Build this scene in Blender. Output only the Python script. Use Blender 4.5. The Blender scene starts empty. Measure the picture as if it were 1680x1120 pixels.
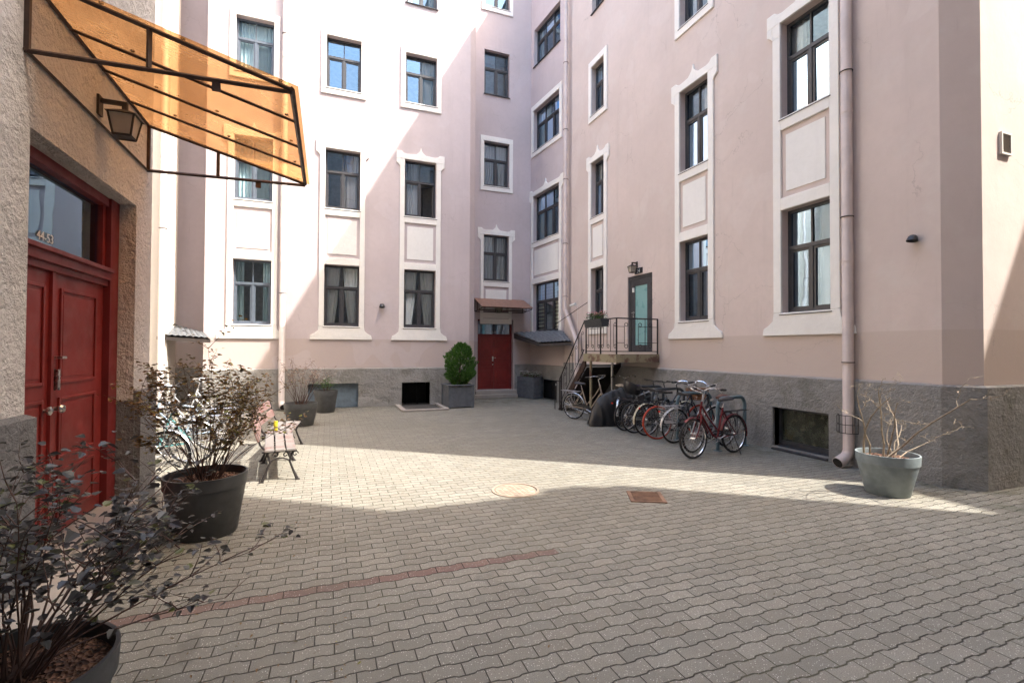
import bpy, math, random
from mathutils import Vector, Matrix

# ------------------------------------------------------------------ camera, world, sun, exposure
SC = bpy.context.scene
COL = SC.collection
cam_d = bpy.data.cameras.new("camera")
cam_d.sensor_width = 36.0
cam_d.lens = 16.82
cam_d.clip_start = 0.05
cam_d.clip_end = 500.0
cam = bpy.data.objects.new("camera", cam_d)
COL.objects.link(cam)
_R, _U, _F = Vector((0.9334, -0.3588, 0.0047)), Vector((-0.0102, -0.0136, 0.9999)), Vector((0.3587, 0.9333, 0.0164))
cam.matrix_world = Matrix(((_R.x, _U.x, -_F.x, 0.0), (_R.y, _U.y, -_F.y, 0.0), (_R.z, _U.z, -_F.z, 1.8), (0, 0, 0, 1)))
SC.camera = cam

SUN_DIR = Vector((0.805, -0.593, 1.44)).normalized()          # towards the sun
world = bpy.data.worlds.new("World")
SC.world = world
world.use_nodes = True
wn = world.node_tree
bg = wn.nodes["Background"]
sky = wn.nodes.new("ShaderNodeTexSky")
sky.sky_type = 'NISHITA'
sky.sun_disc = False
sky.sun_elevation = math.asin(SUN_DIR.z)
sky.sun_rotation = math.atan2(SUN_DIR.x, SUN_DIR.y)
sky.air_density = 1.8
sky.dust_density = 6.0
sky.ozone_density = 2.6
hsv = wn.nodes.new("ShaderNodeHueSaturation")
hsv.inputs["Saturation"].default_value = 1.35
wn.links.new(sky.outputs[0], hsv.inputs["Color"])
wn.links.new(hsv.outputs[0], bg.inputs[0])
bg.inputs[1].default_value = 0.15

sun_d = bpy.data.lights.new("sun", 'SUN')
sun_d.energy = 2.0
sun_d.angle = math.radians(0.5)
sun_d.color = (1.0, 0.95, 0.87)
sun = bpy.data.objects.new("sun", sun_d)
sun.rotation_euler = (-SUN_DIR).to_track_quat('-Z', 'Y').to_euler()
sun.location = (20, -15, 40)
COL.objects.link(sun)

SC.view_settings.view_transform = 'Standard'
SC.view_settings.look = 'None'
SC.view_settings.gamma = 1.0
SC.view_settings.exposure = 2.6
SC.render.engine = 'CYCLES'
SC.cycles.max_bounces = 10
SC.cycles.diffuse_bounces = 6
SC.cycles.glossy_bounces = 4
SC.cycles.transmission_bounces = 6
SC.cycles.transparent_max_bounces = 12
SC.cycles.caustics_reflective = False
SC.cycles.caustics_refractive = False
SC.cycles.use_denoising = True
SC.cycles.sample_clamp_indirect = 6.0

# ------------------------------------------------------------------ node helper and materials
class NT:
    def __init__(self, name):
        self.m = bpy.data.materials.new(name)
        self.m.use_nodes = True
        self.t = self.m.node_tree
        self.b = self.t.nodes["Principled BSDF"]
        self.out = self.t.nodes["Material Output"]
        self._co = None
    def put(self, sock, v):
        if hasattr(v, "is_linked") or isinstance(v, bpy.types.NodeSocket):
            self.t.links.new(v, sock)
        elif v is not None:
            if hasattr(sock.default_value, "__len__") and not isinstance(v, (tuple, list, Vector)):
                sock.default_value = [v] * len(sock.default_value)
            elif hasattr(sock.default_value, "__len__") and len(sock.default_value) == 4 and len(v) == 3:
                sock.default_value = (*v, 1)
            else:
                sock.default_value = v
    def node(self, typ, **kw):
        n = self.t.nodes.new(typ)
        for k, v in kw.items():
            setattr(n, k, v)
        return n
    @property
    def co(self):
        if self._co is None:
            self._co = self.node("ShaderNodeTexCoord").outputs["Object"]
        return self._co
    def xyz(self, v=None):
        n = self.node("ShaderNodeSeparateXYZ")
        self.put(n.inputs[0], v or self.co)
        return n.outputs
    def comb(self, x, y, z):
        n = self.node("ShaderNodeCombineXYZ")
        for s, v in zip(n.inputs, (x, y, z)):
            self.put(s, v)
        return n.outputs[0]
    def op(self, o, a, b=0.0, c=None):
        n = self.node("ShaderNodeMath", operation=o)
        self.put(n.inputs[0], a)
        self.put(n.inputs[1], b)
        if c is not None:
            self.put(n.inputs[2], c)
        return n.outputs[0]
    def vmul(self, v, s):
        n = self.node("ShaderNodeVectorMath", operation='MULTIPLY')
        self.put(n.inputs[0], v)
        n.inputs[1].default_value = s
        return n.outputs[0]
    def noise(self, scale, detail=4.0, rough=0.55, vec=None, out=0, dist=0.0):
        n = self.node("ShaderNodeTexNoise")
        self.put(n.inputs["Vector"], vec or self.co)
        n.inputs["Scale"].default_value = scale
        n.inputs["Detail"].default_value = detail
        n.inputs["Roughness"].default_value = rough
        n.inputs["Distortion"].default_value = dist
        return n.outputs[out]
    def voro(self, scale, feature='F1', vec=None, out=0):
        n = self.node("ShaderNodeTexVoronoi", feature=feature)
        self.put(n.inputs["Vector"], vec or self.co)
        n.inputs["Scale"].default_value = scale
        return n.outputs[out]
    def ramp(self, v, lo, hi, a=0.0, b=1.0, smooth=True):
        n = self.node("ShaderNodeMapRange", interpolation_type='SMOOTHSTEP' if smooth else 'LINEAR')
        self.put(n.inputs[0], v)
        n.inputs[1].default_value, n.inputs[2].default_value = lo, hi
        self.put(n.inputs[3], a)
        self.put(n.inputs[4], b)
        return n.outputs[0]
    def mix(self, f, a, b):
        n = self.node("ShaderNodeMix", data_type='RGBA')
        self.put(n.inputs[0], f)
        self.put(n.inputs[6], a)
        self.put(n.inputs[7], b)
        return n.outputs[2]
    def bump(self, h, strength=0.5, dist=0.01, normal=None):
        n = self.node("ShaderNodeBump")
        n.inputs["Strength"].default_value = strength
        n.inputs["Distance"].default_value = dist
        self.put(n.inputs["Height"], h)
        if normal is not None:
            self.put(n.inputs["Normal"], normal)
        return n.outputs[0]
    def done(self, color=None, rough=None, metal=None, normal=None, spec=None, **kw):
        if color is not None: self.put(self.b.inputs["Base Color"], color)
        if rough is not None: self.put(self.b.inputs["Roughness"], rough)
        if metal is not None: self.put(self.b.inputs["Metallic"], metal)
        if normal is not None: self.put(self.b.inputs["Normal"], normal)
        if spec is not None: self.put(self.b.inputs["Specular IOR Level"], spec)
        for k, v in kw.items():
            self.put(self.b.inputs[k.replace("_", " ")], v)
        return self.m

def sc3(c, k):
    return tuple(x * k for x in c)

def stucco(name, base, second=None, fine=60.0, bump=0.35, dist=0.006, var=0.12, band=None, patches=0.0, chips=0.0, medium=9.0, cracks=0.0, damp=0.0):
    """painted render: slow tone drift, faint streaks, fine grain; band = (z, colour) is a repainted strip below z"""
    t = NT(name)
    z = t.xyz()[2]
    big = t.noise(0.55, 3, 0.6)
    streak = t.noise(1.0, 4, 0.65, t.vmul(t.co, (3.2, 3.2, 0.28)))
    med = t.noise(medium, 4, 0.6)
    c = t.mix(t.ramp(big, 0.3, 0.7), sc3(base, 1 - var * 0.5), sc3(base, 1 + var * 0.4))
    c = t.mix(t.ramp(streak, 0.52, 0.8, 0, 0.45), c, sc3(base, 1 - var * 1.6))
    if second is not None:
        c = t.mix(t.ramp(t.noise(1.4, 5, 0.65, out=0), 0.5, 0.72, 0, 0.6), c, second)
    if band is not None:
        wob = t.op('ADD', z, t.op('MULTIPLY', t.op('SUBTRACT', t.noise(1.7, 3), 0.5), 0.02))
        c = t.mix(t.ramp(wob, band[0] - 0.01, band[0] + 0.01, 1, 0), c, band[1])
    if patches:
        c = t.mix(t.ramp(t.noise(2.1, 6, 0.7, dist=0.6), 0.66, 0.72, 0, patches), c, sc3(base, 1.35))
    if damp:
        c = t.mix(t.ramp(t.noise(1.1, 5, 0.7, dist=0.8), 0.52, 0.66, 0, damp), c, (base[0] * 0.55, base[1] * 0.56, base[2] * 0.5))
        c = t.mix(t.ramp(t.noise(1.9, 6, 0.75, dist=0.5), 0.64, 0.74, 0, damp), c, (0.12, 0.13, 0.07))
        lf = t.node('ShaderNodeVectorMath', operation='ADD'); t.put(lf.inputs[0], t.vmul(t.co, (0.35, 0.35, 2.6))); t.put(lf.inputs[1], t.vmul(t.noise(1.5, 3, 0.6, out=1), (0.5, 0.5, 0.5)))
        c = t.mix(t.op('MULTIPLY', t.ramp(t.voro(1.0, 'DISTANCE_TO_EDGE', lf.outputs[0]), 0.0, 0.009, 0.35, 0), t.ramp(t.noise(0.9, 2), 0.42, 0.5)), c, sc3(base, 0.4))
    if cracks:
        wv = t.node("ShaderNodeVectorMath", operation='ADD')
        t.put(wv.inputs[0], t.co)
        ns = t.noise(2.5, 4, 0.6, out=1)
        sc = t.vmul(ns, (0.5, 0.5, 0.5)); t.put(wv.inputs[1], sc)
        e = t.voro(0.75, 'DISTANCE_TO_EDGE', wv.outputs[0])
        ln = t.op('MULTIPLY', t.ramp(e, 0.0, 0.006, 1, 0), t.ramp(t.noise(0.6, 2), 0.50, 0.60))
        c = t.mix(t.op('MULTIPLY', ln, cracks), c, sc3(base, 0.62))
        st = t.noise(1.0, 5, 0.7, t.vmul(t.co, (5.5, 5.5, 0.5)))
        c = t.mix(t.op('MULTIPLY', t.ramp(st, 0.60, 0.75), t.ramp(t.noise(0.45, 3), 0.48, 0.62, 0, 0.5)), c, (base[0] * 0.72, base[1] * 0.70, base[2] * 0.68))
        pt = t.ramp(t.noise(0.8, 2, 0.3, dist=0.4), 0.63, 0.645, 0, 0.35)
        c = t.mix(pt, c, (base[0] * 1.06, base[1] * 1.1, base[2] * 1.12))
    if chips:
        c = t.mix(t.ramp(t.noise(14, 5, 0.7), 0.66, 0.7, 0, chips), c, sc3(base, 0.55))
    c = t.mix(t.ramp(med, 0.35, 0.75, 0, 0.25), c, sc3(base, 0.86))
    f = t.noise(fine, 5, 0.7)
    h = t.op('ADD', t.op('MULTIPLY', f, 0.6), t.op('MULTIPLY', med, 0.9))
    h = t.op('ADD', h, t.op('MULTIPLY', t.noise(2.5, 3), 2.2))
    return t.done(c, 0.9, normal=t.bump(h, bump, dist), spec=0.25)

def plain(name, col, rough=0.5, metal=0.0, bumps=None, var=0.15, scale=8.0, spec=None, **kw):
    t = NT(name)
    n = t.noise(scale, 4, 0.6)
    c = t.mix(t.ramp(n, 0.3, 0.7), sc3(col, 1 - var), sc3(col, 1 + var))
    r = t.ramp(t.noise(scale * 2.3, 3), 0.2, 0.8, max(0.02, rough - 0.08), min(1, rough + 0.1))
    nm = t.bump(t.noise(bumps[0], 4, 0.6), bumps[1], 0.004) if bumps else None
    return t.done(c, r, metal, nm, spec, **kw)

PINK = (0.615, 0.522, 0.482)
M = {}
M['wall'] = stucco('pink_render', PINK, (0.62, 0.555, 0.515), band=(2.09, (0.555, 0.465, 0.415)), cracks=0.7)
M['wall_mauve'] = stucco('mauve_render', (0.54, 0.470, 0.475), (0.565, 0.495, 0.50), band=(2.09, (0.50, 0.42, 0.395)), cracks=0.5)
M['wall_plain'] = stucco('ochre_render', (0.34, 0.29, 0.25))
M['wall_rear'] = stucco('grey_render', (0.48, 0.45, 0.42))
M['wall_pale'] = stucco('cream_render', (0.68, 0.64, 0.59), patches=0.1)
M['wall_rough'] = stucco('coarse_roughcast', (0.66, 0.63, 0.61), fine=30.0, bump=1.0, dist=0.07, var=0.2, chips=0.55, medium=17.0)
M['plinth'] = stucco('grey_plinth_render', (0.31, 0.30, 0.285), (0.37, 0.345, 0.315), fine=36.0, bump=1.0, dist=0.045, var=0.3, chips=0.35, medium=15.0, damp=0.6)
M['plinth_dark'] = stucco('dark_grey_plinth_render', (0.165, 0.165, 0.17), (0.21, 0.205, 0.205), fine=36.0, bump=1.0, dist=0.045, var=0.25, chips=0.35, medium=15.0)
M['trim'] = stucco('white_trim_render', (0.82, 0.80, 0.76), fine=45.0, bump=0.6, dist=0.012, var=0.08, chips=0.16)
M['panel'] = stucco('white_panel_render', (0.80, 0.79, 0.76), fine=45.0, bump=0.5, dist=0.01, var=0.06)
M['reveal'] = M['trim']
M['concrete'] = stucco('pale_concrete', (0.33, 0.30, 0.27), (0.40, 0.37, 0.33), fine=50, bump=0.4, var=0.2, chips=0.3)
M['frame'] = plain('anthracite_frame', (0.045, 0.045, 0.05), 0.42, var=0.1)
M['frame_sunlit'] = plain('sunlit_anthracite_frame', (0.10, 0.125, 0.16), 0.42, var=0.1)  # anthracite frame with sunlight put into its colour, for the sunny column
M['sill'] = plain('dark_metal_sill', (0.05, 0.05, 0.055), 0.45, 0.3)
M['iron'] = plain('dark_iron', (0.035, 0.03, 0.03), 0.55, 0.4, bumps=(60, 0.2))
M['rust'] = plain('brown_iron', (0.055, 0.032, 0.024), 0.6, 0.3, bumps=(50, 0.25), var=0.35)
M['red'] = plain('red_door_paint', (0.20, 0.020, 0.017), 0.45, bumps=(35, 0.12), var=0.14, scale=3)
M['red_dark'] = plain('deep_red_frame_paint', (0.15, 0.014, 0.015), 0.5, bumps=(35, 0.12), var=0.12, scale=3)
M['steel'] = plain('brushed_steel', (0.62, 0.61, 0.58), 0.28, 1.0)
M['pot'] = plain('anthracite_plastic', (0.045, 0.048, 0.052), 0.5, bumps=(120, 0.12), var=0.12)
M['pot_blue'] = plain('blue_grey_plastic', (0.20, 0.235, 0.245), 0.45, bumps=(120, 0.12), var=0.15)
M['pot_grey'] = plain('mid_grey_plastic', (0.085, 0.088, 0.09), 0.5, bumps=(120, 0.12), var=0.15)
M['box_grey'] = plain('grey_wood_stain', (0.10, 0.11, 0.125), 0.6, bumps=(30, 0.3), var=0.15)
M['pipe'] = plain('pink_painted_pipe', (0.57, 0.48, 0.44), 0.5, bumps=(20, 0.1), var=0.1, scale=2.5)
M['pipe_white'] = plain('pale_painted_pipe', (0.60, 0.54, 0.52), 0.5, var=0.1, scale=2.5)
M['black_plastic'] = plain('black_plastic', (0.018, 0.018, 0.02), 0.4)
M['rubber'] = plain('tyre_rubber', (0.016, 0.016, 0.017), 0.75, bumps=(80, 0.3))
M['chrome'] = plain('bright_alloy', (0.66, 0.66, 0.67), 0.25, 1.0)
M['alloy'] = plain('dull_alloy', (0.45, 0.45, 0.46), 0.4, 0.9)
M['white'] = plain('white_plastic', (0.75, 0.75, 0.73), 0.4, var=0.05)
M['tarp'] = plain('black_tarpaulin', (0.010, 0.010, 0.011), 0.38, bumps=(7, 0.5))
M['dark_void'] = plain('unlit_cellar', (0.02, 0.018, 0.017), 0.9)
M['interior'] = plain('dim_room', (0.28, 0.265, 0.25), 0.9)
M['tile_roof'] = plain('grey_tile_sheet', (0.13, 0.14, 0.155), 0.45, 0.2, bumps=(40, 0.2))
M['fascia'] = plain('dark_board', (0.045, 0.036, 0.034), 0.7, bumps=(30, 0.3))
M['roof'] = plain('roof_sheet', (0.12, 0.11, 0.11), 0.6)
M['blue_panel'] = plain('blue_cellar_panel', (0.155, 0.205, 0.25), 0.6, bumps=(10, 0.2))
M['well'] = plain('dark_well_colour', (0.055, 0.05, 0.045), 0.8, bumps=(30, 0.4))  # dark colour stands in for the shaded depth of a sunken well
M['iron_plate'] = plain('worn_cast_iron', (0.30, 0.235, 0.18), 0.7, 0.2, bumps=(60, 0.5), var=0.25)
M['rust_plate'] = plain('rusty_cast_iron', (0.20, 0.115, 0.075), 0.75, 0.2, bumps=(60, 0.5), var=0.3)
M['door_glass'] = plain('frosted_teal_glass', (0.21, 0.40, 0.40), 0.3, var=0.06, scale=1.5)
M['numerals'] = plain('white_lettering', (0.78, 0.78, 0.74), 0.5, var=0.02)
M['yellow'] = plain('yellow_label', (0.62, 0.45, 0.03), 0.5, var=0.1)

def t_wood(name, col, worn):
    t = NT(name)
    g = t.noise(5.0, 5, 0.65, t.vmul(t.co, (14.0, 1.0, 14.0)))
    c = t.mix(t.ramp(g, 0.3, 0.7), sc3(col, 0.75), sc3(col, 1.2))
    c = t.mix(t.ramp(t.noise(3.0, 5, 0.7), 0.36, 0.52), c, worn)
    return t.done(c, 0.65, normal=t.bump(g, 0.4, 0.004))
M['bench_wood'] = t_wood('worn_red_bench_wood', (0.15, 0.092, 0.08), (0.175, 0.16, 0.15))
M['bench_back'] = t_wood('red_bench_wood', (0.165, 0.062, 0.052), (0.19, 0.125, 0.112))
M['timber'] = t_wood('weathered_platform_edge', (0.13, 0.07, 0.05), (0.27, 0.235, 0.15))

def soil():
    t = NT('bark_mulch')
    v = t.voro(55, out=1)
    c = t.mix(t.ramp(t.xyz(v)[0], 0, 1), (0.05, 0.028, 0.02), (0.26, 0.135, 0.085))
    return t.done(c, 0.95, normal=t.bump(t.voro(55), 1.0, 0.03))
M['soil'] = soil()

def leafmat(name, a, b, tr=0.25, odd=None):
    t = NT(name)
    r = t.node("ShaderNodeNewGeometry").outputs["Random Per Island"]
    c = t.mix(r, a, b)
    if odd: c = t.mix(t.ramp(r, 0.88, 0.90), c, odd)
    m = t.done(c, 0.38, spec=0.45)
    tl = t.node("ShaderNodeBsdfTranslucent")
    t.put(tl.inputs[0], t.mix(r, sc3(a, 1.5), sc3(b, 1.5)))
    ms = t.node("ShaderNodeMixShader")
    ms.inputs[0].default_value = tr
    t.t.links.new(t.b.outputs[0], ms.inputs[1])
    t.t.links.new(tl.outputs[0], ms.inputs[2])
    t.t.links.new(ms.outputs[0], t.out.inputs[0])
    return m
M['leaf_purple'] = leafmat('purple_brown_leaf', (0.030, 0.027, 0.031), (0.070, 0.068, 0.056), odd=(0.10, 0.11, 0.03))
M['leaf_bronze'] = leafmat('bronze_leaf', (0.06, 0.05, 0.018), (0.19, 0.10, 0.032), 0.35, odd=(0.20, 0.24, 0.05))
M['leaf_pale'] = leafmat('pale_bronze_leaf', (0.17, 0.11, 0.08), (0.36, 0.27, 0.21))
M['leaf_green'] = leafmat('thuja_green', (0.022, 0.075, 0.014), (0.10, 0.215, 0.035))
M['leaf_mid'] = leafmat('mid_green_leaf', (0.03, 0.08, 0.02), (0.10, 0.20, 0.05))
M['petal_white'] = leafmat('white_petal', (0.62, 0.62, 0.58), (0.8, 0.8, 0.76))
M['petal_pink'] = leafmat('pink_petal', (0.55, 0.15, 0.18), (0.75, 0.50, 0.45))
M['stem'] = plain('reddish_stem', (0.075, 0.04, 0.03), 0.7)
M['twig'] = plain('pale_bare_twig', (0.30, 0.24, 0.17), 0.75, var=0.3, scale=20)

def glass(name='window_glass', k=1.9, base=0.09):
    t = NT(name)
    tr = t.node("ShaderNodeBsdfTransparent"); tr.inputs[0].default_value = (0.93, 0.95, 0.95, 1)
    gl = t.node("ShaderNodeBsdfGlossy"); gl.inputs["Roughness"].default_value = 0.0
    gl.inputs[0].default_value = (0.55, 0.78, 1.0, 1)  # blue tint put into reflections to deepen the mirrored sky
    wob = t.bump(t.noise(1.3, 2, 0.4), 0.05, 0.05)
    t.t.links.new(wob, gl.inputs["Normal"])
    fr = t.node("ShaderNodeFresnel"); fr.inputs[0].default_value = 1.5
    f = t.op('MINIMUM', t.op('ADD', t.op('MULTIPLY', fr.outputs[0], k), base), 1.0)
    mx = t.node("ShaderNodeMixShader")
    t.t.links.new(f, mx.inputs[0])
    t.t.links.new(tr.outputs[0], mx.inputs[1])
    t.t.links.new(gl.outputs[0], mx.inputs[2])
    t.t.links.new(mx.outputs[0], t.out.inputs[0])
    return t.m
M['glass'] = glass()
M['glass_clear'] = glass('clear_window_glass', 0.9, 0.02)
def dirty_glass():
    t = NT('dusty_cellar_glass')
    n = t.noise(9, 5, 0.7)
    c = t.mix(t.ramp(n, 0.35, 0.7), (0.045, 0.05, 0.035), (0.12, 0.125, 0.095))
    t.done(c, 0.28, spec=0.5)
    tr = t.node("ShaderNodeBsdfTransparent")
    mx = t.node("ShaderNodeMixShader"); t.put(mx.inputs[0], t.ramp(n, 0.3, 0.7, 0.55, 0.85))
    t.t.links.new(tr.outputs[0], mx.inputs[1]); t.t.links.new(t.b.outputs[0], mx.inputs[2])
    t.t.links.new(mx.outputs[0], t.out.inputs[0])
    return t.m
M['dirty_glass'] = dirty_glass()

def amber():
    t = NT('amber_corrugated_sheet')
    y = t.xyz()[1]
    w = t.op('SINE', t.op('MULTIPLY', y, 2 * math.pi / 0.0484))
    rib = t.ramp(w, 0.2, 1.0)
    n = t.noise(2.2, 5, 0.7, dist=0.8)
    col = t.mix(t.ramp(n, 0.3, 0.7), (0.37, 0.155, 0.045), (0.54, 0.26, 0.09))
    col = t.mix(t.op('MULTIPLY', rib, 0.14), col, (0.30, 0.115, 0.03))
    tl = t.node("ShaderNodeBsdfTranslucent"); t.put(tl.inputs[0], col)
    tp = t.node("ShaderNodeBsdfTransparent"); t.put(tp.inputs[0], t.mix(0.65, col, (0.88, 0.58, 0.32)))
    gl = t.node("ShaderNodeBsdfGlossy"); gl.inputs["Roughness"].default_value = 0.18
    nb = t.bump(t.noise(3.0, 2), 0.1, 0.01)
    t.t.links.new(nb, gl.inputs["Normal"]); t.t.links.new(nb, tl.inputs["Normal"])
    m1 = t.node("ShaderNodeMixShader"); m1.inputs[0].default_value = 0.58
    t.t.links.new(tl.outputs[0], m1.inputs[1]); t.t.links.new(tp.outputs[0], m1.inputs[2])
    m2 = t.node("ShaderNodeMixShader"); m2.inputs[0].default_value = 0.08
    t.t.links.new(m1.outputs[0], m2.inputs[1]); t.t.links.new(gl.outputs[0], m2.inputs[2])
    t.t.links.new(m2.outputs[0], t.out.inputs[0])
    return t.m
M['amber'] = amber()

def cloth(name, col, tr=0.12):
    t = NT(name)
    c = t.mix(t.noise(6, 3), sc3(col, 0.9), sc3(col, 1.08))
    t.done(c, 0.9)
    tl = t.node("ShaderNodeBsdfTranslucent"); t.put(tl.inputs[0], col)
    ms = t.node("ShaderNodeMixShader"); ms.inputs[0].default_value = tr
    t.t.links.new(t.b.outputs[0], ms.inputs[1]); t.t.links.new(tl.outputs[0], ms.inputs[2])
    t.t.links.new(ms.outputs[0], t.out.inputs[0])
    return t.m
M['curtain'] = cloth('white_curtain', (0.84, 0.86, 0.86))
M['curtain_teal'] = cloth('pale_teal_curtain', (0.50, 0.68, 0.74))
M['curtain_grey'] = cloth('grey_curtain', (0.46, 0.45, 0.46))
M['blind'] = cloth('ivory_blind', (0.88, 0.89, 0.76))

def pavers():
    t = NT('wavy_concrete_pavers')
    L, Hh = 0.225, 0.1125
    x, y, _ = t.xyz()
    wig = t.op('MULTIPLY', t.op('SUBTRACT', t.noise(0.9, 2), 0.5), 0.03)
    x2 = t.op('ADD', x, wig)
    y2 = t.op('ADD', y, t.op('MULTIPLY', t.op('SUBTRACT', t.noise(0.7, 2, vec=t.vmul(t.co, (1, 1.3, 1))), 0.5), 0.03))
    u = t.op('DIVIDE', x2, L)
    s = t.op('SINE', t.op('MULTIPLY', u, 2 * math.pi))
    w = t.op('MAXIMUM', t.op('MINIMUM', t.op('MULTIPLY', s, 3.2), 1.0), -1.0)
    v = t.op('ADD', t.op('DIVIDE', y2, Hh), t.op('MULTIPLY', w, 0.055))
    row = t.op('FLOOR', v)
    fv = t.op('FRACT', v)
    uu = t.op('ADD', u, t.op('ADD', t.op('MULTIPLY', t.op('FLOORED_MODULO', row, 2.0), 0.5), 0.27))
    fu = t.op('FRACT', uu)
    idv = t.comb(t.op('FLOOR', uu), row, 0.0)
    wn_ = t.node("ShaderNodeTexWhiteNoise", noise_dimensions='3D')
    t.put(wn_.inputs[0], idv)
    rnd = wn_.outputs[0]
    rc = t.xyz(wn_.outputs[1])
    dv = t.op('MULTIPLY', t.op('MINIMUM', fv, t.op('SUBTRACT', 1.0, fv)), Hh)
    du = t.op('MULTIPLY', t.op('MINIMUM', fu, t.op('SUBTRACT', 1.0, fu)), L * 1.7)
    d = t.op('ADD', t.op('MINIMUM', dv, du), t.op('MULTIPLY', t.op('SUBTRACT', t.noise(45, 3), 0.5), 0.003))
    joint = t.ramp(d, 0.0026, 0.0064, 1, 0)
    g1, g2 = (0.205, 0.195, 0.165), (0.275, 0.262, 0.222)
    c = t.mix(rnd, g1, g2)
    c = t.mix(t.op('MULTIPLY', rc[1], 0.25), c, (0.24, 0.20, 0.155))
    red = t.op('MULTIPLY', t.op('COMPARE', row, 34.0, 0.4), t.op('MULTIPLY', t.op('GREATER_THAN', x, -1.6), t.op('LESS_THAN', x, 1.93)))
    c = t.mix(red, c, t.mix(rnd, (0.165, 0.095, 0.08), (0.205, 0.125, 0.105)))
    c = t.mix(t.ramp(t.noise(0.5, 4, 0.6), 0.35, 0.7, 0, 0.45), c, (0.185, 0.172, 0.135))
    c = t.mix(t.ramp(t.noise(3.2, 6, 0.75, dist=0.5), 0.60, 0.76, 0, 0.55), c, (0.12, 0.105, 0.09))
    c = t.mix(t.ramp(t.noise(170, 3, 0.75), 0.42, 0.62, 0, 0.6), c, (0.10, 0.095, 0.08))
    sp = t.op('MULTIPLY', t.ramp(t.voro(75), 0.17, 0.27, 1, 0), t.ramp(t.xyz(t.voro(75, out=1))[0], 0.55, 0.62))
    c = t.mix(t.op('MULTIPLY', sp, 0.75), c, (0.62, 0.60, 0.55))
    nearw = t.op('MAXIMUM', t.ramp(x, 6.7, 7.6), t.ramp(y, 14.4, 15.4))
    moss = t.op('MULTIPLY', nearw, t.ramp(t.noise(2.6, 6, 0.75, dist=0.6), 0.44, 0.62))
    c = t.mix(t.op('MULTIPLY', moss, 0.7), c, (0.085, 0.085, 0.05))
    c = t.mix(t.ramp(t.noise(0.9, 5, 0.7, dist=1.0), 0.62, 0.70, 0, 0.45), c, (0.10, 0.092, 0.08))
    jc = t.mix(t.ramp(t.noise(0.8, 3), 0.45, 0.65), (0.038, 0.034, 0.027), (0.085, 0.08, 0.05))
    c = t.mix(t.op('MULTIPLY', joint, 0.92), c, jc)
    h = t.op('ADD', t.op('MULTIPLY', t.ramp(d, 0.0, 0.009), 1.0), t.op('MULTIPLY', t.noise(130, 4, 0.75), 0.55))
    h = t.op('ADD', h, t.op('MULTIPLY', rc[2], 0.45))
    h = t.op('ADD', h, t.op('MULTIPLY', t.noise(1.6, 3), 6.0))
    return t.done(c, 0.85, normal=t.bump(h, 1.0, 0.008), spec=0.3)
M['pavers'] = pavers()

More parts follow.
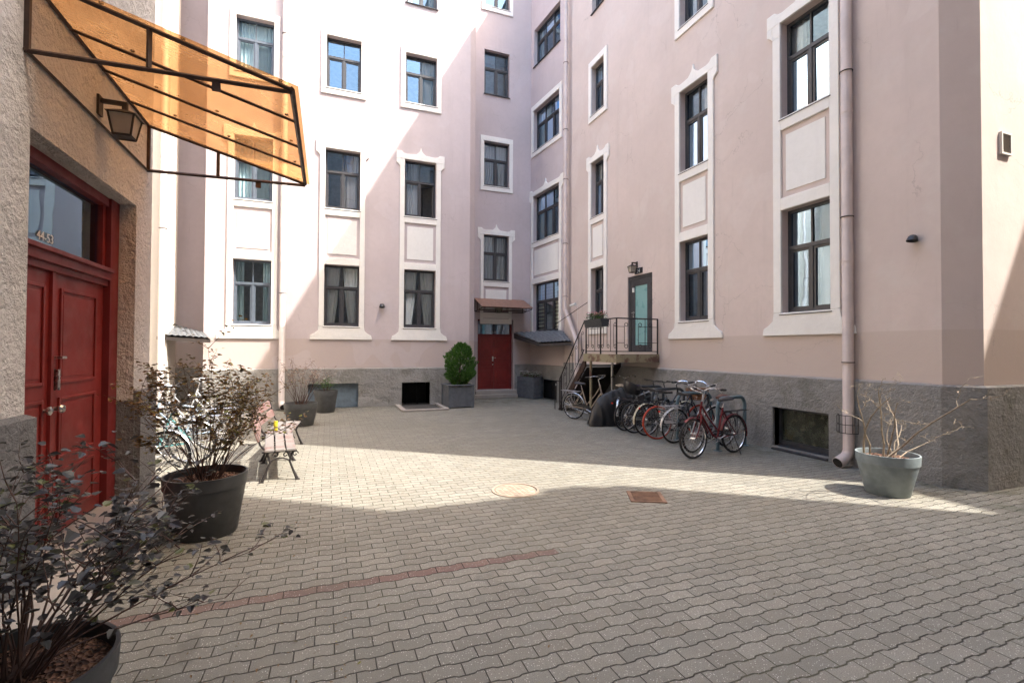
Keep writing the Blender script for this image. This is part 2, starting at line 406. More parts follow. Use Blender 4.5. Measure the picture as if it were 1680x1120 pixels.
# ------------------------------------------------------------------ mesh helper
class MB:
    def __init__(self):
        self.v, self.f = [], []
    def add(self, vs, fs):
        o = len(self.v)
        self.v.extend([tuple(p) for p in vs])
        self.f.extend([tuple(i + o for i in f) for f in fs])
        return self
    def poly(self, pts):
        return self.add(pts, [range(len(pts))])
    def box(self, a0, a1, b0, b1, c0, c1, T=None):
        P = [(a, b, c) for a in (a0, a1) for b in (b0, b1) for c in (c0, c1)]
        if T: P = [T(*p) for p in P]
        return self.add(P, [(0, 1, 3, 2), (4, 6, 7, 5), (0, 4, 5, 1), (2, 3, 7, 6), (0, 2, 6, 4), (1, 5, 7, 3)])
    def prism(self, pts, d0, d1, T):
        """polygon in (u, z) pushed from depth d0 to d1"""
        n = len(pts)
        A = [T(u, z, d0) for u, z in pts]
        B = [T(u, z, d1) for u, z in pts]
        fs = [tuple(range(n)), tuple(range(2 * n - 1, n - 1, -1))]
        fs += [(i, (i + 1) % n, n + (i + 1) % n, n + i) for i in range(n)]
        return self.add(A + B, fs)
    def tube(self, pts, r, seg=8, closed=False):
        pts = [Vector(p) for p in pts]
        n = len(pts)
        rs = r if isinstance(r, (list, tuple)) else [r] * n
        ref = None
        rings = []
        for i, p in enumerate(pts):
            a = pts[(i - 1) % n] if (closed or i > 0) else p
            b = pts[(i + 1) % n] if (closed or i < n - 1) else p
            t = (b - a)
            if t.length < 1e-9: t = Vector((0, 0, 1))
            t.normalize()
            if ref is None:
                ref = Vector((0, 0, 1)) if abs(t.z) < 0.9 else Vector((1, 0, 0))
            s = ref - t * ref.dot(t)
            if s.length < 1e-6:
                s = t.orthogonal()
            s.normalize()
            ref = s
            q = t.cross(s)
            rings.append([p + (s * math.cos(2 * math.pi * k / seg) + q * math.sin(2 * math.pi * k / seg)) * rs[i] for k in range(seg)])
        vs = [v for R in rings for v in R]
        fs = []
        for i in range(n if closed else n - 1):
            j = (i + 1) % n
            for k in range(seg):
                fs.append((i * seg + k, i * seg + (k + 1) % seg, j * seg + (k + 1) % seg, j * seg + k))
        if not closed:
            fs += [tuple(range(seg - 1, -1, -1)), tuple((n - 1) * seg + k for k in range(seg))]
        return self.add(vs, fs)
    def lathe(self, prof, seg=32, c=(0, 0, 0), axis='z'):
        vs, fs = [], []
        for r, z in prof:
            for k in range(seg):
                a = 2 * math.pi * k / seg
                x, y = r * math.cos(a), r * math.sin(a)
                vs.append((c[0] + x, c[1] + y, c[2] + z) if axis == 'z' else (c[0] + x, c[1] + z, c[2] + y))
        m = len(prof)
        for i in range(m - 1):
            for k in range(seg):
                fs.append((i * seg + k, i * seg + (k + 1) % seg, (i + 1) * seg + (k + 1) % seg, (i + 1) * seg + k))
        return self.add(vs, fs)
    def disc(self, r, z, seg=32, c=(0, 0), jag=None, rng=None):
        vs = [(c[0], c[1], z)]
        for k in range(seg):
            a = 2 * math.pi * k / seg
            vs.append((c[0] + r * math.cos(a), c[1] + r * math.sin(a), z))
        return self.add(vs, [(0, 1 + k, 1 + (k + 1) % seg) for k in range(seg)])
    def build(self, name, mat, parent=None, smooth=False, bevel=0.0):
        me = bpy.data.meshes.new(name)
        me.from_pydata(self.v, [], self.f)
        me.validate()
        if mat is not None:
            me.materials.append(mat if not isinstance(mat, str) else M[mat])
        import bmesh
        bm = bmesh.new(); bm.from_mesh(me)
        bmesh.ops.recalc_face_normals(bm, faces=bm.faces)
        bm.to_mesh(me); bm.free()
        if smooth:
            for p in me.polygons: p.use_smooth = True
            me.set_sharp_from_angle(angle=math.radians(38))
        o = bpy.data.objects.new(name, me)
        COL.objects.link(o)
        if parent is not None: o.parent = parent
        if bevel:
            md = o.modifiers.new("bevel", 'BEVEL'); md.width = bevel; md.segments = 2; md.limit_method = 'ANGLE'
        return o

def tag(o, label=None, cat=None, group=None, kind=None):
    if label: o['label'] = label
    if cat: o['category'] = cat
    if group: o['group'] = group
    if kind: o['kind'] = kind
    return o
def thing(name, label, cat, loc=(0, 0, 0), rz=0.0, group=None, tilt=None):
    o = bpy.data.objects.new(name, None)
    COL.objects.link(o)
    o.empty_display_size = 0.1
    o.location = loc
    o.rotation_euler = (tilt[0] if tilt else 0, tilt[1] if tilt else 0, rz)
    return tag(o, label, cat, group)
def text(name, body, size, mat, mtx, parent=None, extrude=0.002):
    cu = bpy.data.curves.new(name, 'FONT')
    cu.body = body; cu.size = size; cu.extrude = extrude
    cu.align_x = 'CENTER'; cu.align_y = 'CENTER'
    tmp = bpy.data.objects.new(name, cu)
    me = bpy.data.meshes.new_from_object(tmp)
    bpy.data.objects.remove(tmp); bpy.data.curves.remove(cu)
    me.name = name
    me.materials.clear(); me.materials.append(M[mat])
    me.transform(mtx)
    o = bpy.data.objects.new(name, me); COL.objects.link(o)
    o.parent = parent
    return o

def frame(P0, U, N):
    P0, U, N = Vector(P0), Vector(U).normalized(), Vector(N).normalized()
    def T(u, z, d):
        p = P0 + U * u + N * d
        return (p.x, p.y, z)
    T.P0, T.U, T.N = P0, U, N
    return T
F_BACK = frame((0, 15.49, 0), (1, 0, 0), (0, -1, 0))
F_BAY = frame((0, 17.3, 0), (1, 0, 0), (0, -1, 0))
_d = Vector((0.25, -2.4, 0)).normalized()
F_CH = frame((7.41, 17.3, 0), _d, (_d.y, -_d.x, 0))
F_RIGHT = frame((7.69, 0, 0), (0, -1, 0), (-1, 0, 0))
F_SOUTH = frame((0, 3.607, 0), (1, 0, 0), (0, -1, 0))
F_LEFT = frame((-2.0, 0, 0), (0, 1, 0), (1, 0, 0))
F_REAR = frame((0, -0.6, 0), (-1, 0, 0), (0, 1, 0))

def wall(mb, T, u0, u1, z0, z1, holes=(), d=0.0, caps=False):
    """a wall face with real openings and their reveals; holes = (u0, u1, z0, z1, depth)"""
    us = sorted({u0, u1, *[h[0] for h in holes], *[h[1] for h in holes]})
    zs = sorted({z0, z1, *[h[2] for h in holes], *[h[3] for h in holes]})
    us = [u for u in us if u0 - 1e-6 <= u <= u1 + 1e-6]
    zs = [z for z in zs if z0 - 1e-6 <= z <= z1 + 1e-6]
    for i in range(len(us) - 1):
        for j in range(len(zs) - 1):
            cu, cz = (us[i] + us[i + 1]) / 2, (zs[j] + zs[j + 1]) / 2
            if any(h[0] < cu < h[1] and h[2] < cz < h[3] for h in holes):
                continue
            mb.poly([T(us[i], zs[j], d), T(us[i + 1], zs[j], d), T(us[i + 1], zs[j + 1], d), T(us[i], zs[j + 1], d)])
    for a, b, c, e, dep in holes:
        c2, e2 = max(c, z0), min(e, z1)
        if c2 >= e2: continue
        for p, q in (((a, c2), (a, e2)), ((b, e2), (b, c2)), ((a, e2), (b, e2)), ((b, c2), (a, c2))):
            mb.poly([T(p[0], p[1], d), T(q[0], q[1], d), T(q[0], q[1], -dep), T(p[0], p[1], -dep)])
    if caps:   # top and end faces of a plinth
        mb.poly([T(u0, z1, d), T(u1, z1, d), T(u1, z1 + 0.025, 0.0), T(u0, z1 + 0.025, 0.0)])
        for u in (u0, u1):
            mb.poly([T(u, z0, d), T(u, z1, d), T(u, z1 + 0.025, 0.0), T(u, z0, 0.0)])

RW = random.Random(7)
def window(bld, T, u0, u1, z0, z1, cols=2, dep=0.14, mat='frame', curtain=None, sill=True, mid=0.64, opened=None, room=True, gl='glass'):
    """frame (part) with panes, curtain, sill and the dim room behind (sub-parts)"""
    h = z1 - z0
    zt = z0 + h * mid
    f = MB()
    d0, d1 = -dep - 0.07, -dep
    w = 0.05
    f.box(u0, u0 + w, z0, z1, d0, d1, T); f.box(u1 - w, u1, z0, z1, d0, d1, T)
    f.box(u0 + w, u1 - w, z0, z0 + w + 0.015, d0, d1, T); f.box(u0 + w, u1 - w, z1 - w, z1, d0, d1, T)
    f.box(u0 + w, u1 - w, zt - 0.035, zt + 0.035, d0 + 0.004, d1 + 0.012, T)
    W = (u1 - u0 - 2 * w) / cols
    ga = []
    for k in range(cols):
        a, b = u0 + w + k * W, u0 + w + (k + 1) * W
        if k: f.box(a - 0.014, a + 0.014, zt + 0.035, z1 - w, d0 + 0.02, d1 - 0.008, T)
        if k: f.box(a - 0.028, a + 0.028, z0 + w + 0.015, zt - 0.035, d0 + 0.004, d1 + 0.008, T)
        e, ia, ib = 0.04, a + (0.028 if k else 0), b - (0.028 if k < cols - 1 else 0)
        lo, hi = z0 + w + 0.015, zt - 0.035
        if not (opened and opened == k + 1):
            f.box(ia, ia + e, lo, hi, d0 + 0.012, d1 - 0.010, T); f.box(ib - e, ib, lo, hi, d0 + 0.012, d1 - 0.010, T)
            f.box(ia + e, ib - e, lo, lo + e, d0 + 0.012, d1 - 0.010, T); f.box(ia + e, ib - e, hi - e, hi, d0 + 0.012, d1 - 0.010, T)
            ga.append((ia + e, ib - e, lo + e, hi - e))
        ga.append((a + (0.014 if k else 0), b - (0.014 if k < cols - 1 else 0), zt + 0.035, z1 - w))
    fo = f.build('window', mat, bld)
    g = MB()
    for a, b, c, e in ga:
        j = [RW.uniform(-0.004, 0.004) for _ in range(4)]
        dm = (d0 + d1) / 2
        g.poly([T(a, c, dm + j[0]), T(b, c, dm + j[1]), T(b, e, dm + j[1] + j[2] - j[0]), T(a, e, dm + j[2])])
    g.build('pane', gl, fo)
    if opened:
        k = opened - 1
        a = u0 + w + k * W
        lo, hi = z0 + w + 0.015, zt - 0.035
        q = MB()
        hx = a + W
        ang = 0.75
        def TS(s, z, dd):
            return T(hx - s * math.cos(ang) - dd * math.sin(ang), z, d0 - s * math.sin(ang) + dd * math.cos(ang))
        e = 0.045
        q.box(0, e, lo, hi, -0.02, 0.02, TS); q.box(W - e, W, lo, hi, -0.02, 0.02, TS)
        q.box(e, W - e, lo, lo + e, -0.02, 0.02, TS); q.box(e, W - e, hi - e, hi, -0.02, 0.02, TS)
        so = q.build('casement', mat, fo)
    if sill:
        s = MB()
        s.prism([(-dep, z0 - 0.004), (0.055, z0 - 0.03), (0.055, z0 - 0.045), (-dep, z0 - 0.019)], u0 - 0.03, u1 + 0.03, lambda dd, z, u: T(u, z, dd))
        s.build('window_sill', 'sill', fo)
    if room:
        r = MB()
        a, b, c, e, n, fa = u0 - 0.25, u1 + 0.25, z0 - 0.3, z1 + 0.15, d0 - 0.9, d0 - 0.002
        r.poly([T(a, c, n), T(b, c, n), T(b, e, n), T(a, e, n)])
        for p, q in (((a, c), (a, e)), ((a, e), (b, e)), ((b, e), (b, c)), ((b, c), (a, c))):
            r.poly([T(*p, n), T(*q, n), T(*q, fa), T(*p, fa)])
        for (p0, p1, q0, q1) in ((a, u0, c, e), (u1, b, c, e), (u0, u1, c, z0), (u0, u1, z1, e)):
            r.poly([T(p0, q0, fa), T(p1, q0, fa), T(p1, q1, fa), T(p0, q1, fa)])
        r.build('interior', 'interior', fo)
    if curtain:
        kind, cm = curtain
        c = MB()
        dc = d0 - (0.025 if kind == 'zebra' else 0.05)
        if kind == 'zebra':
            n = 13
            for (za, zb) in ((z0 + 0.06, zt), (zt + 0.02, z1 - 0.03)):
                m = max(3, int(round((zb - za) / 0.135)))
                for i in range(m):
                    q = za + (zb - za) * i / m
                    c.poly([T(u0, q, dc), T(u1, q, dc), T(u1, q + (zb - za) / m * 0.62, dc), T(u0, q + (zb - za) / m * 0.62, dc)])
        else:
            spans = {'full': [(u0, u1)], 'tied': [(u0, (u0 + u1) / 2 - 0.04), ((u0 + u1) / 2 + 0.04, u1)],
                     'left': [(u0, u0 + (u1 - u0) * 0.45)], 'right': [(u0 + (u1 - u0) * 0.55, u1)], 'sides': [(u0, u0 + 0.25), (u1 - 0.25, u1)]}[kind]
            for si, (a, b) in enumerate(spans):
                n = 40
                ph = RW.random() * 6
                top, bot = [], []
                for i in range(n + 1):
                    q = i / n
                    amp = 0.028 * (0.6 + 0.5 * math.sin(q * 7 + ph))
                    dd = dc - 0.03 + amp * math.sin(q * (b - a) * 62 + ph + 1.3 * math.sin(q * 5 + ph))
                    ub = a + (b - a) * q
                    top.append(T(ub, z1 - 0.02, dd))
                    if kind == 'tied':
                        edge = a if si == 0 else b
                        ub2 = edge + (ub - edge) * 0.62
                        bot.append((T(edge + (ub - edge) * 0.86, z0 + h * 0.45, dd), T(ub2, z0 - 0.05, dd * 1.0)))
                    else:
                        bot.append((T(ub, z0 + h * 0.5, dd), T(ub, z0 - 0.05, dd)))
                for i in range(n):
                    c.poly([top[i], top[i + 1], bot[i + 1][0], bot[i][0]])
                    c.poly([bot[i][0], bot[i + 1][0], bot[i + 1][1], bot[i][1]])
        c.build('curtain' if kind != 'zebra' else 'blind', cm, fo, smooth=(kind != 'zebra'))
    return fo

D = 0.045
def bell(u0, u1, zb, zs, j, e=0.24):
    """apron under a ground-floor window, flaring like a bell"""
    L = [(u0 - j, zs), (u0 - j - 0.02, zs - 0.14), (u0 - j - e * 0.45, zs - 0.22), (u0 - j - e * 0.9, zs - 0.28), (u0 - j - e, zb)]
    R_ = [(u0 + u1 - a, b) for a, b in reversed(L)]
    return L + R_
def crest(u0, u1, zt, j):
    """decorated head: ears at both ends, a small ogee peak in the middle"""
    c = (u0 + u1) / 2
    Lp = [(u0 - j, zt), (u0 - j, zt - 0.24), (u0 - j - 0.05, zt - 0.18), (u0 - j - 0.115, zt - 0.13), (u0 - j - 0.115, zt + 0.25),
          (u0 - j + 0.045, zt + 0.25), (u0 - j + 0.11, zt + 0.19), (u0 - j + 0.2, zt + 0.17), (c - 0.16, zt + 0.19), (c - 0.085, zt + 0.25), (c - 0.04, zt + 0.30), (c, zt + 0.44)]
    Rp = [(u0 + u1 - a, b) for a, b in reversed(Lp[:-1])]
    return Lp + Rp
def surround_stack(bld, T, u0, u1, r0, r1, apron=True, j=0.15, jr=None, zb=None):
    """one painted surround running up two storeys, with a framed panel between"""
    jr = j if jr is None else jr
    m = MB()
    zs = r0[0]
    if apron:
        m.prism(bell(u0, u1, zb or (zs - 0.41), zs - 0.002, j), 0.0, D, T)
    else:
        m.box(u0 - j, u1 + jr, zs - 0.2, zs - 0.002, 0.0, D, T)
    m.box(u0 - j, u0, zs, r1[1] - 0.24, 0.0, D, T); m.box(u1, u1 + jr, zs, r1[1] - 0.24, 0.0, D, T)
    m.box(u0 - j, u0, r1[1] - 0.24, r1[1], 0.0, D, T); m.box(u1, u1 + jr, r1[1] - 0.24, r1[1], 0.0, D, T)
    m.box(u0, u1, r0[1], r0[1] + 0.22, 0.0, D, T)
    m.box(u0, u1, r1[0] - 0.22, r1[0] - 0.002, 0.0, D, T)
    cr = crest(u0, u1, r1[1], j)
    m.prism([(u0 - j - 0.115, r1[1])] + cr[4:len(cr) - 4] + [(u1 + j + 0.115, r1[1])], 0.0, D + 0.002, T)
    for s in (0, 1):
        q = [(u0 - j, r1[1]), (u0 - j, r1[1] - 0.24), (u0 - j - 0.05, r1[1] - 0.18), (u0 - j - 0.115, r1[1] - 0.13), (u0 - j - 0.115, r1[1])]
        if s: q = [(u0 + u1 - a, b) for a, b in q]
        m.prism(q, 0.0, D + 0.004, T)
    m.build('window_surround', 'trim', bld, bevel=0.010)
    p = MB()
    p.box(u0 + 0.09, u1 - 0.09, r0[1] + 0.33, r1[0] - 0.33, 0.0, 0.016, T)
    p.build('window_panel', 'panel', bld)
def surround_rect(bld, T, u0, u1, r, j=0.15, jr=None, bottom=0.2, top=0.2):
    jr = j if jr is None else jr
    m = MB()
    m.box(u0 - j, u0, r[0], r[1], 0.0, D, T); m.box(u1, u1 + jr, r[0], r[1], 0.0, D, T)
    m.box(u0 - j, u1 + jr, r[0] - bottom, r[0], 0.0, D, T); m.box(u0 - j, u1 + jr, r[1], r[1] + top, 0.0, D, T)
    m.build('window_surround', 'trim', bld, bevel=0.010)

def leafdoor(bld, T, a, b, z0, z1, d, panels, mat='red'):
    """one door leaf with raised-and-fielded panels; panels = (u0, u1, z0, z1)"""
    m = MB()
    m.box(a, b, z0, z1, d - 0.05, d, T)
    for (p, q, r, s) in panels:
        e = 0.028
        m.box(p, p + e, r, s, d, d + 0.016, T); m.box(q - e, q, r, s, d, d + 0.016, T)
        m.box(p + e, q - e, r, r + e, d, d + 0.016, T); m.box(p + e, q - e, s - e, s, d, d + 0.016, T)
        m.box(p + e + 0.03, q - e - 0.03, r + e + 0.03, s - e - 0.03, d, d + 0.007, T)
    return m.build('door', mat, bld, bevel=0.004)

# ------------------------------------------------------------------ ground
g = MB()
g.poly([(-60, -60, 0), (60, -60, 0), (60, 60, 0), (-60, 60, 0)])
tag(g.build('pavement', 'pavers'), kind='structure')

# ------------------------------------------------------------------ buildings
R0, R1, R2, R3 = (2.48, 4.34), (6.06, 7.88), (9.74, 11.34), (13.0, 14.65)
HB = 18.2
back = thing('apartment_building', 'pale pink rear wing of the courtyard, half in sun, with three columns of windows', 'building', (0, 15.49, 0))
back.location = (0, 0, 0)
CB = {'A': (-2.55, -1.56), 'B': (-0.13, 0.88), 'C': (2.24, 3.26)}
holes = [(a, b, r[0], r[1], 0.21) for a, b in CB.values() for r in (R0, R1, R2, R3)]
cell = [(-0.55, 0.88, -0.1, 0.74, 0.14), (2.2, 3.1, -0.1, 0.73, 0.7)]
m = MB()
wall(m, F_BACK, -3.24, 4.412, 0, HB, holes + cell)
m.poly([(4.412, 15.49, 0), (4.656, 15.734, 0), (4.656, 15.734, HB), (4.412, 15.49, HB)])      # small chamfer at the right end
m.poly([(4.656, 15.734, 0), (4.656, 17.3, 0), (4.656, 17.3, HB), (4.656, 15.734, HB)])
m.poly([(-3.24, 15.49, 0), (-3.24, 17.0, 0), (-3.24, 17.0, HB), (-3.24, 15.49, HB)])
m.poly([(-3.24, 17.0, 0), (-5.2, 17.0, 0), (-5.2, 17.0, HB), (-3.24, 17.0, HB)])
m.poly([(-5.2, 17.0, 0), (-5.2, 24, 0), (-5.2, 24, HB), (-5.2, 17.0, HB)])
m.poly([(-5.2, 24, 0), (4.656, 24, 0), (4.656, 24, HB), (-5.2, 24, HB)])
m.build('wall', 'wall_mauve', back)
m = MB(); m.box(-5.2, 4.65, 15.46, 24, HB, HB + 0.12); m.box(-3.3, 4.5, 15.3, 15.46, HB - 0.02, HB + 0.1); m.build('roof', 'roof', back)
m = MB()
wall(m, F_BACK, -3.24, 4.40, 0, 1.18, cell, d=0.05, caps=True)
m.poly([(4.40, 15.44, 0), (4.70, 15.74, 0), (4.70, 15.74, 1.18), (4.40, 15.44, 1.18)])
m.box(-4.6, -3.24, 16.94, 16.99, 0, 1.2)
m.build('plinth', 'plinth', back)
for k, (a, b) in CB.items():
    surround_stack(back, F_BACK, a, b, R0, R1)
    surround_rect(back, F_BACK, a, b, R2)
CUR = {('A', 0): ('sides', 'curtain_teal'), ('A', 1): ('full', 'curtain_teal'), ('A', 2): ('full', 'curtain_teal'),
       ('B', 0): ('tied', 'curtain'), ('C', 0): ('tied', 'curtain'), ('B', 1): ('right', 'curtain_grey'), ('C', 1): ('left', 'curtain_grey'),
       ('C', 2): ('right', 'curtain'), ('C', 3): ('sides', 'curtain')}
for k, (a, b) in CB.items():
    for i, r in enumerate((R0, R1, R2, R3)):
        window(back, F_BACK, a, b, r[0], r[1], curtain=CUR.get((k, i)), gl='glass_clear' if (k == 'A' or i == 0) else 'glass', mat='frame_sunlit' if k == 'A' else 'frame', opened=2 if (k, i) == ('C', 1) else None)
m = MB(); m.box(-0.55, 0.88, 0.0, 0.74, -0.14, -0.10, F_BACK); m.build('cellar_panel', 'blue_panel', back)
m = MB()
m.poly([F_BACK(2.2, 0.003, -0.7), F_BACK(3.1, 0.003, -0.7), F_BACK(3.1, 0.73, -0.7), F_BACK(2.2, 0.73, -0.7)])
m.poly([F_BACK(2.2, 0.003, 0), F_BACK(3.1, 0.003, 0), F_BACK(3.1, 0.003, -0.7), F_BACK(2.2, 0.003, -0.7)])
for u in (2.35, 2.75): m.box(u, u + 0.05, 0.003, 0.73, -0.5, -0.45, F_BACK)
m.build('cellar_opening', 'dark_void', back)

west = thing('apartment_building', 'sunlit pale house corner beyond the left wall, left of the recessed bay', 'building')
m = MB()
m.poly([(-4.09, 15.45, 0), (-9, 15.45, 0), (-9, 15.45, HB), (-4.09, 15.45, HB)])
m.poly([(-4.09, 15.45, 0), (-4.09, 16.3, 0), (-4.09, 16.3, HB), (-4.09, 15.45, HB)])
m.poly([(-4.09, 16.3, 0), (-4.9, 16.3, 0), (-4.9, 16.3, HB), (-4.09, 16.3, HB)])
m.poly([(-4.9, 16.3, 0), (-4.9, 24, 0), (-4.9, 24, HB), (-4.9, 16.3, HB)])
m.poly([(-7.6, 6, 0), (-7.6, 15.45, 0), (-7.6, 15.45, HB), (-7.6, 6, HB)])
m.build('wall', 'wall_pale', west)
m = MB(); m.box(-9, -4.05, 15.40, 15.449, 0, 1.18); m.build('plinth', 'plinth', west)

# stair tower: recessed bay and slanted corner
tower = thing('stair_tower', 'recessed mauve stair tower in the far corner above the far red door', 'building')
CBY = (5.47, 6.49)
SB = ((4.40, 6.16), (8.04, 9.74), (11.58, 13.28), (14.97, 16.6))
hb = [(CBY[0], CBY[1], r[0], r[1], 0.21) for r in SB] + [(5.26, 6.70, 0.25, 2.94, 0.26)]
CCH = (0.24, 2.12)
SCH = ((2.46, 4.32), (5.95, 7.75), (9.5, 11.1), (12.85, 14.3))
hc = [(CCH[0], CCH[1], r[0], r[1], 0.21) for r in SCH]
hcell = [(0.88, 2.02, -0.1, 0.70, 0.16)]
m = MB()
wall(m, F_BAY, 4.656, 7.41, 0, HB, hb)
wall(m, F_CH, 0.0, 2.413, 0, HB, hc + hcell)
m.poly([(4.656, 17.3, 0), (4.656, 24, 0), (4.656, 24, HB), (4.656, 17.3, HB)])
m.build('wall', 'wall_mauve', tower)
m = MB(); m.box(4.66, 9, 17.2, 24, HB + 0.002, HB + 0.14); m.build('roof', 'roof', tower)
m = MB()
wall(m, F_BAY, 4.656, 5.20, 0, 1.2, [], d=0.04, caps=True)
wall(m, F_BAY, 6.76, 7.40, 0, 1.2, [], d=0.04, caps=True)
wall(m, F_CH, 0.03, 2.40, 0, 1.2, hcell, d=0.04, caps=True)
m.build('plinth', 'plinth', tower)
a, b = CBY
surround_stack(tower, F_BAY, a, b, (2.96, 2.98), SB[0], apron=False, j=0.13)
surround_rect(tower, F_BAY, a, b, SB[1], j=0.15)
surround_rect(tower, F_BAY, a, b, SB[3], j=0.13)
for i, r in enumerate(SB): window(tower, F_BAY, a, b, r[0], r[1], mid=0.62, curtain=('full', 'curtain_grey') if i < 2 else None)
a, b = CCH
surround_stack(tower, F_CH, a, b, SCH[0], SCH[1], apron=False, j=0.16)
surround_rect(tower, F_CH, a, b, SCH[2], j=0.16)
for i, r in enumerate(SCH):
    window(tower, F_CH, a, b, r[0], r[1], cols=3, gl='glass_clear' if i == 0 else 'glass', curtain=('zebra', 'blind') if i == 0 else (('left', 'curtain_teal') if i < 3 else ('sides', 'curtain_teal')))
m = MB(); m.box(0.90, 2.0, 0.0, 0.68, -0.15, -0.10, F_CH); m.box(1.43, 1.46, 0.0, 0.66, -0.10, -0.09, F_CH)
cd = m.build('cellar_door', 'black_plastic', tower)
m = MB(); m.box(1.72, 1.78, 0.50, 0.58, -0.10, -0.085, F_CH); m.build('lock_plate', 'white', cd)
# far red door
fr = MB()
fr.box(5.26, 5.33, 0.25, 2.94, -0.26, -0.18, F_BAY); fr.box(6.63, 6.70, 0.25, 2.94, -0.26, -0.18, F_BAY)
fr.box(5.33, 6.63, 2.88, 2.94, -0.26, -0.18, F_BAY); fr.box(5.33, 6.63, 2.30, 2.38, -0.26, -0.16, F_BAY)
fo = fr.build('door_frame', 'red_dark', tower)
g = MB(); g.box(5.33, 6.63, 2.38, 2.88, -0.24, -0.235, F_BAY); g.build('pane', 'glass', fo)
g = MB(); g.box(5.965, 5.995, 2.38, 2.88, -0.25, -0.22, F_BAY); g.build('muntin', 'iron', fo)
g = MB()
g.poly([F_BAY(5.3, 2.3, -0.9), F_BAY(6.7, 2.3, -0.9), F_BAY(6.7, 2.95, -0.9), F_BAY(5.3, 2.95, -0.9)])
for q in (5.42, 5.75, 6.3): g.box(q, q + 0.22, 2.3, 2.95, -0.8, -0.75, F_BAY)
g.build('interior', 'interior', fo)
text('numerals', '1-9', 0.13, 'numerals', Matrix.Translation((5.98, 17.52, 2.45)) @ Matrix.Rotation(math.pi / 2, 4, 'X'), fo)
for (p, q, hx) in ((5.33, 5.975, 5.93), (5.985, 6.63, None)):
    pa, pb = p + 0.10, q - 0.10
    dl = leafdoor(tower, F_BAY, p, q, 0.27, 2.30, -0.20, [(pa, pb, 1.42, 2.18), (pa, pb, 1.10, 1.34), (pa, pb, 0.40, 1.02)])
    if hx:
        h = MB(); h.box(5.90, 5.955, 1.34, 1.52, -0.20, -0.19, F_BAY); h.tube([F_BAY(5.925, 1.47, -0.19), F_BAY(5.925, 1.47, -0.13)], 0.012); h.tube([F_BAY(5.925, 1.47, -0.135), F_BAY(6.03, 1.47, -0.135)], 0.011)
        h.box(5.91, 5.95, 1.18, 1.24, -0.20, -0.185, F_BAY)
        h.build('handle', 'steel', dl)
m = MB(); m.box(4.80, 6.98, 16.72, 17.25, 0, 0.13); m.box(5.1, 6.85, 16.95, 17.29, 0.13, 0.25)
m.build('door_step', 'concrete', tower, bevel=0.01)

# right wing
right = thing('apartment_building', 'long shaded pink wing on the right with grey plinth and side door', 'building')
CR = {'F': (-13.08, -12.33), 'M': (-9.02, -8.12), 'N': (-6.33, -5.42)}
RR = {'F': ((2.48, 4.32), (5.92, 7.65), (9.15, 10.68), (12.4, 14.0)), 'M': ((2.47, 4.32), (5.95, 7.85), (9.38, 11.1), (13.0, 14.6)),
      'N': ((2.48, 4.34), (6.02, 7.78), (9.4, 11.1), (13.0, 14.6))}
hr = [(CR[k][0], CR[k][1], r[0], r[1], 0.21) for k in CR for r in RR[k]] + [(-11.14, -10.07, 1.75, 3.79, 0.10)]
ce = [(-6.51, -5.45, 0.06, 0.77, 0.17)]
m = MB()
wall(m, F_RIGHT, -14.95, -3.924, 0, HB, hr + ce)
m.poly([(7.69, 3.924, 0), (7.96, 3.607, 0), (7.96, 3.607, HB), (7.69, 3.924, HB)])
m.poly([(7.96, 3.607, 0), (24, 3.607, 0), (24, 3.607, HB), (7.96, 3.607, HB)])
m.poly([(24, 3.607, 0), (24, 24, 0), (24, 24, HB), (24, 3.607, HB)])
m.poly([(24, 24, 0), (7.69, 24, 0), (7.69, 24, HB), (24, 24, HB)])
m.build('wall', 'wall', right)
m = MB(); m.box(7.66, 24, 3.49, 24, HB + 0.004, HB + 0.16); m.build('roof', 'roof', right)
m = MB()
wall(m, F_RIGHT, -14.9, -3.91, 0, 1.33, ce, d=0.055, caps=True)
m.poly([(7.635, 3.91, 0), (7.905, 3.552, 0), (7.905, 3.552, 1.33), (7.635, 3.91, 1.33)])
m.poly([(7.905, 3.552, 0), (24, 3.552, 0), (24, 3.552, 1.33), (7.905, 3.552, 1.33)])
m.poly([(7.635, 3.91, 1.33), (7.905, 3.552, 1.33), (7.96, 3.607, 1.355), (7.69, 3.91, 1.355)])
m.poly([(7.905, 3.552, 1.33), (24, 3.552, 1.33), (24, 3.607, 1.355), (7.96, 3.607, 1.355)])
m.build('plinth', 'plinth', right)
m = MB(); rr = random.Random(3)                                 # crumbling pale mortar along the plinth's top, one broken strip
us = []
u = -12.0
while u < -3.95:
    us.append((u, 1.334 + max(0.0, rr.uniform(-0.008, 0.007)) * (rr.random() < 0.6), rr.uniform(0.028, 0.06)))
    u += rr.uniform(0.03, 0.22)
for (ua, za, da), (ub, zb, db) in zip(us, us[1:]):
    A = [F_RIGHT(ua, 1.3325, 0.0), F_RIGHT(ua, 1.3325, da), F_RIGHT(ua, za + 0.001, da), F_RIGHT(ua, za + 0.027, 0.0)]
    B = [F_RIGHT(ub, 1.3325, 0.0), F_RIGHT(ub, 1.3325, db), F_RIGHT(ub, zb + 0.001, db), F_RIGHT(ub, zb + 0.027, 0.0)]
    m.add(A + B, [(1, 5, 6, 2), (2, 6, 7, 3)])
m.build('mortar_edge', 'concrete', right)
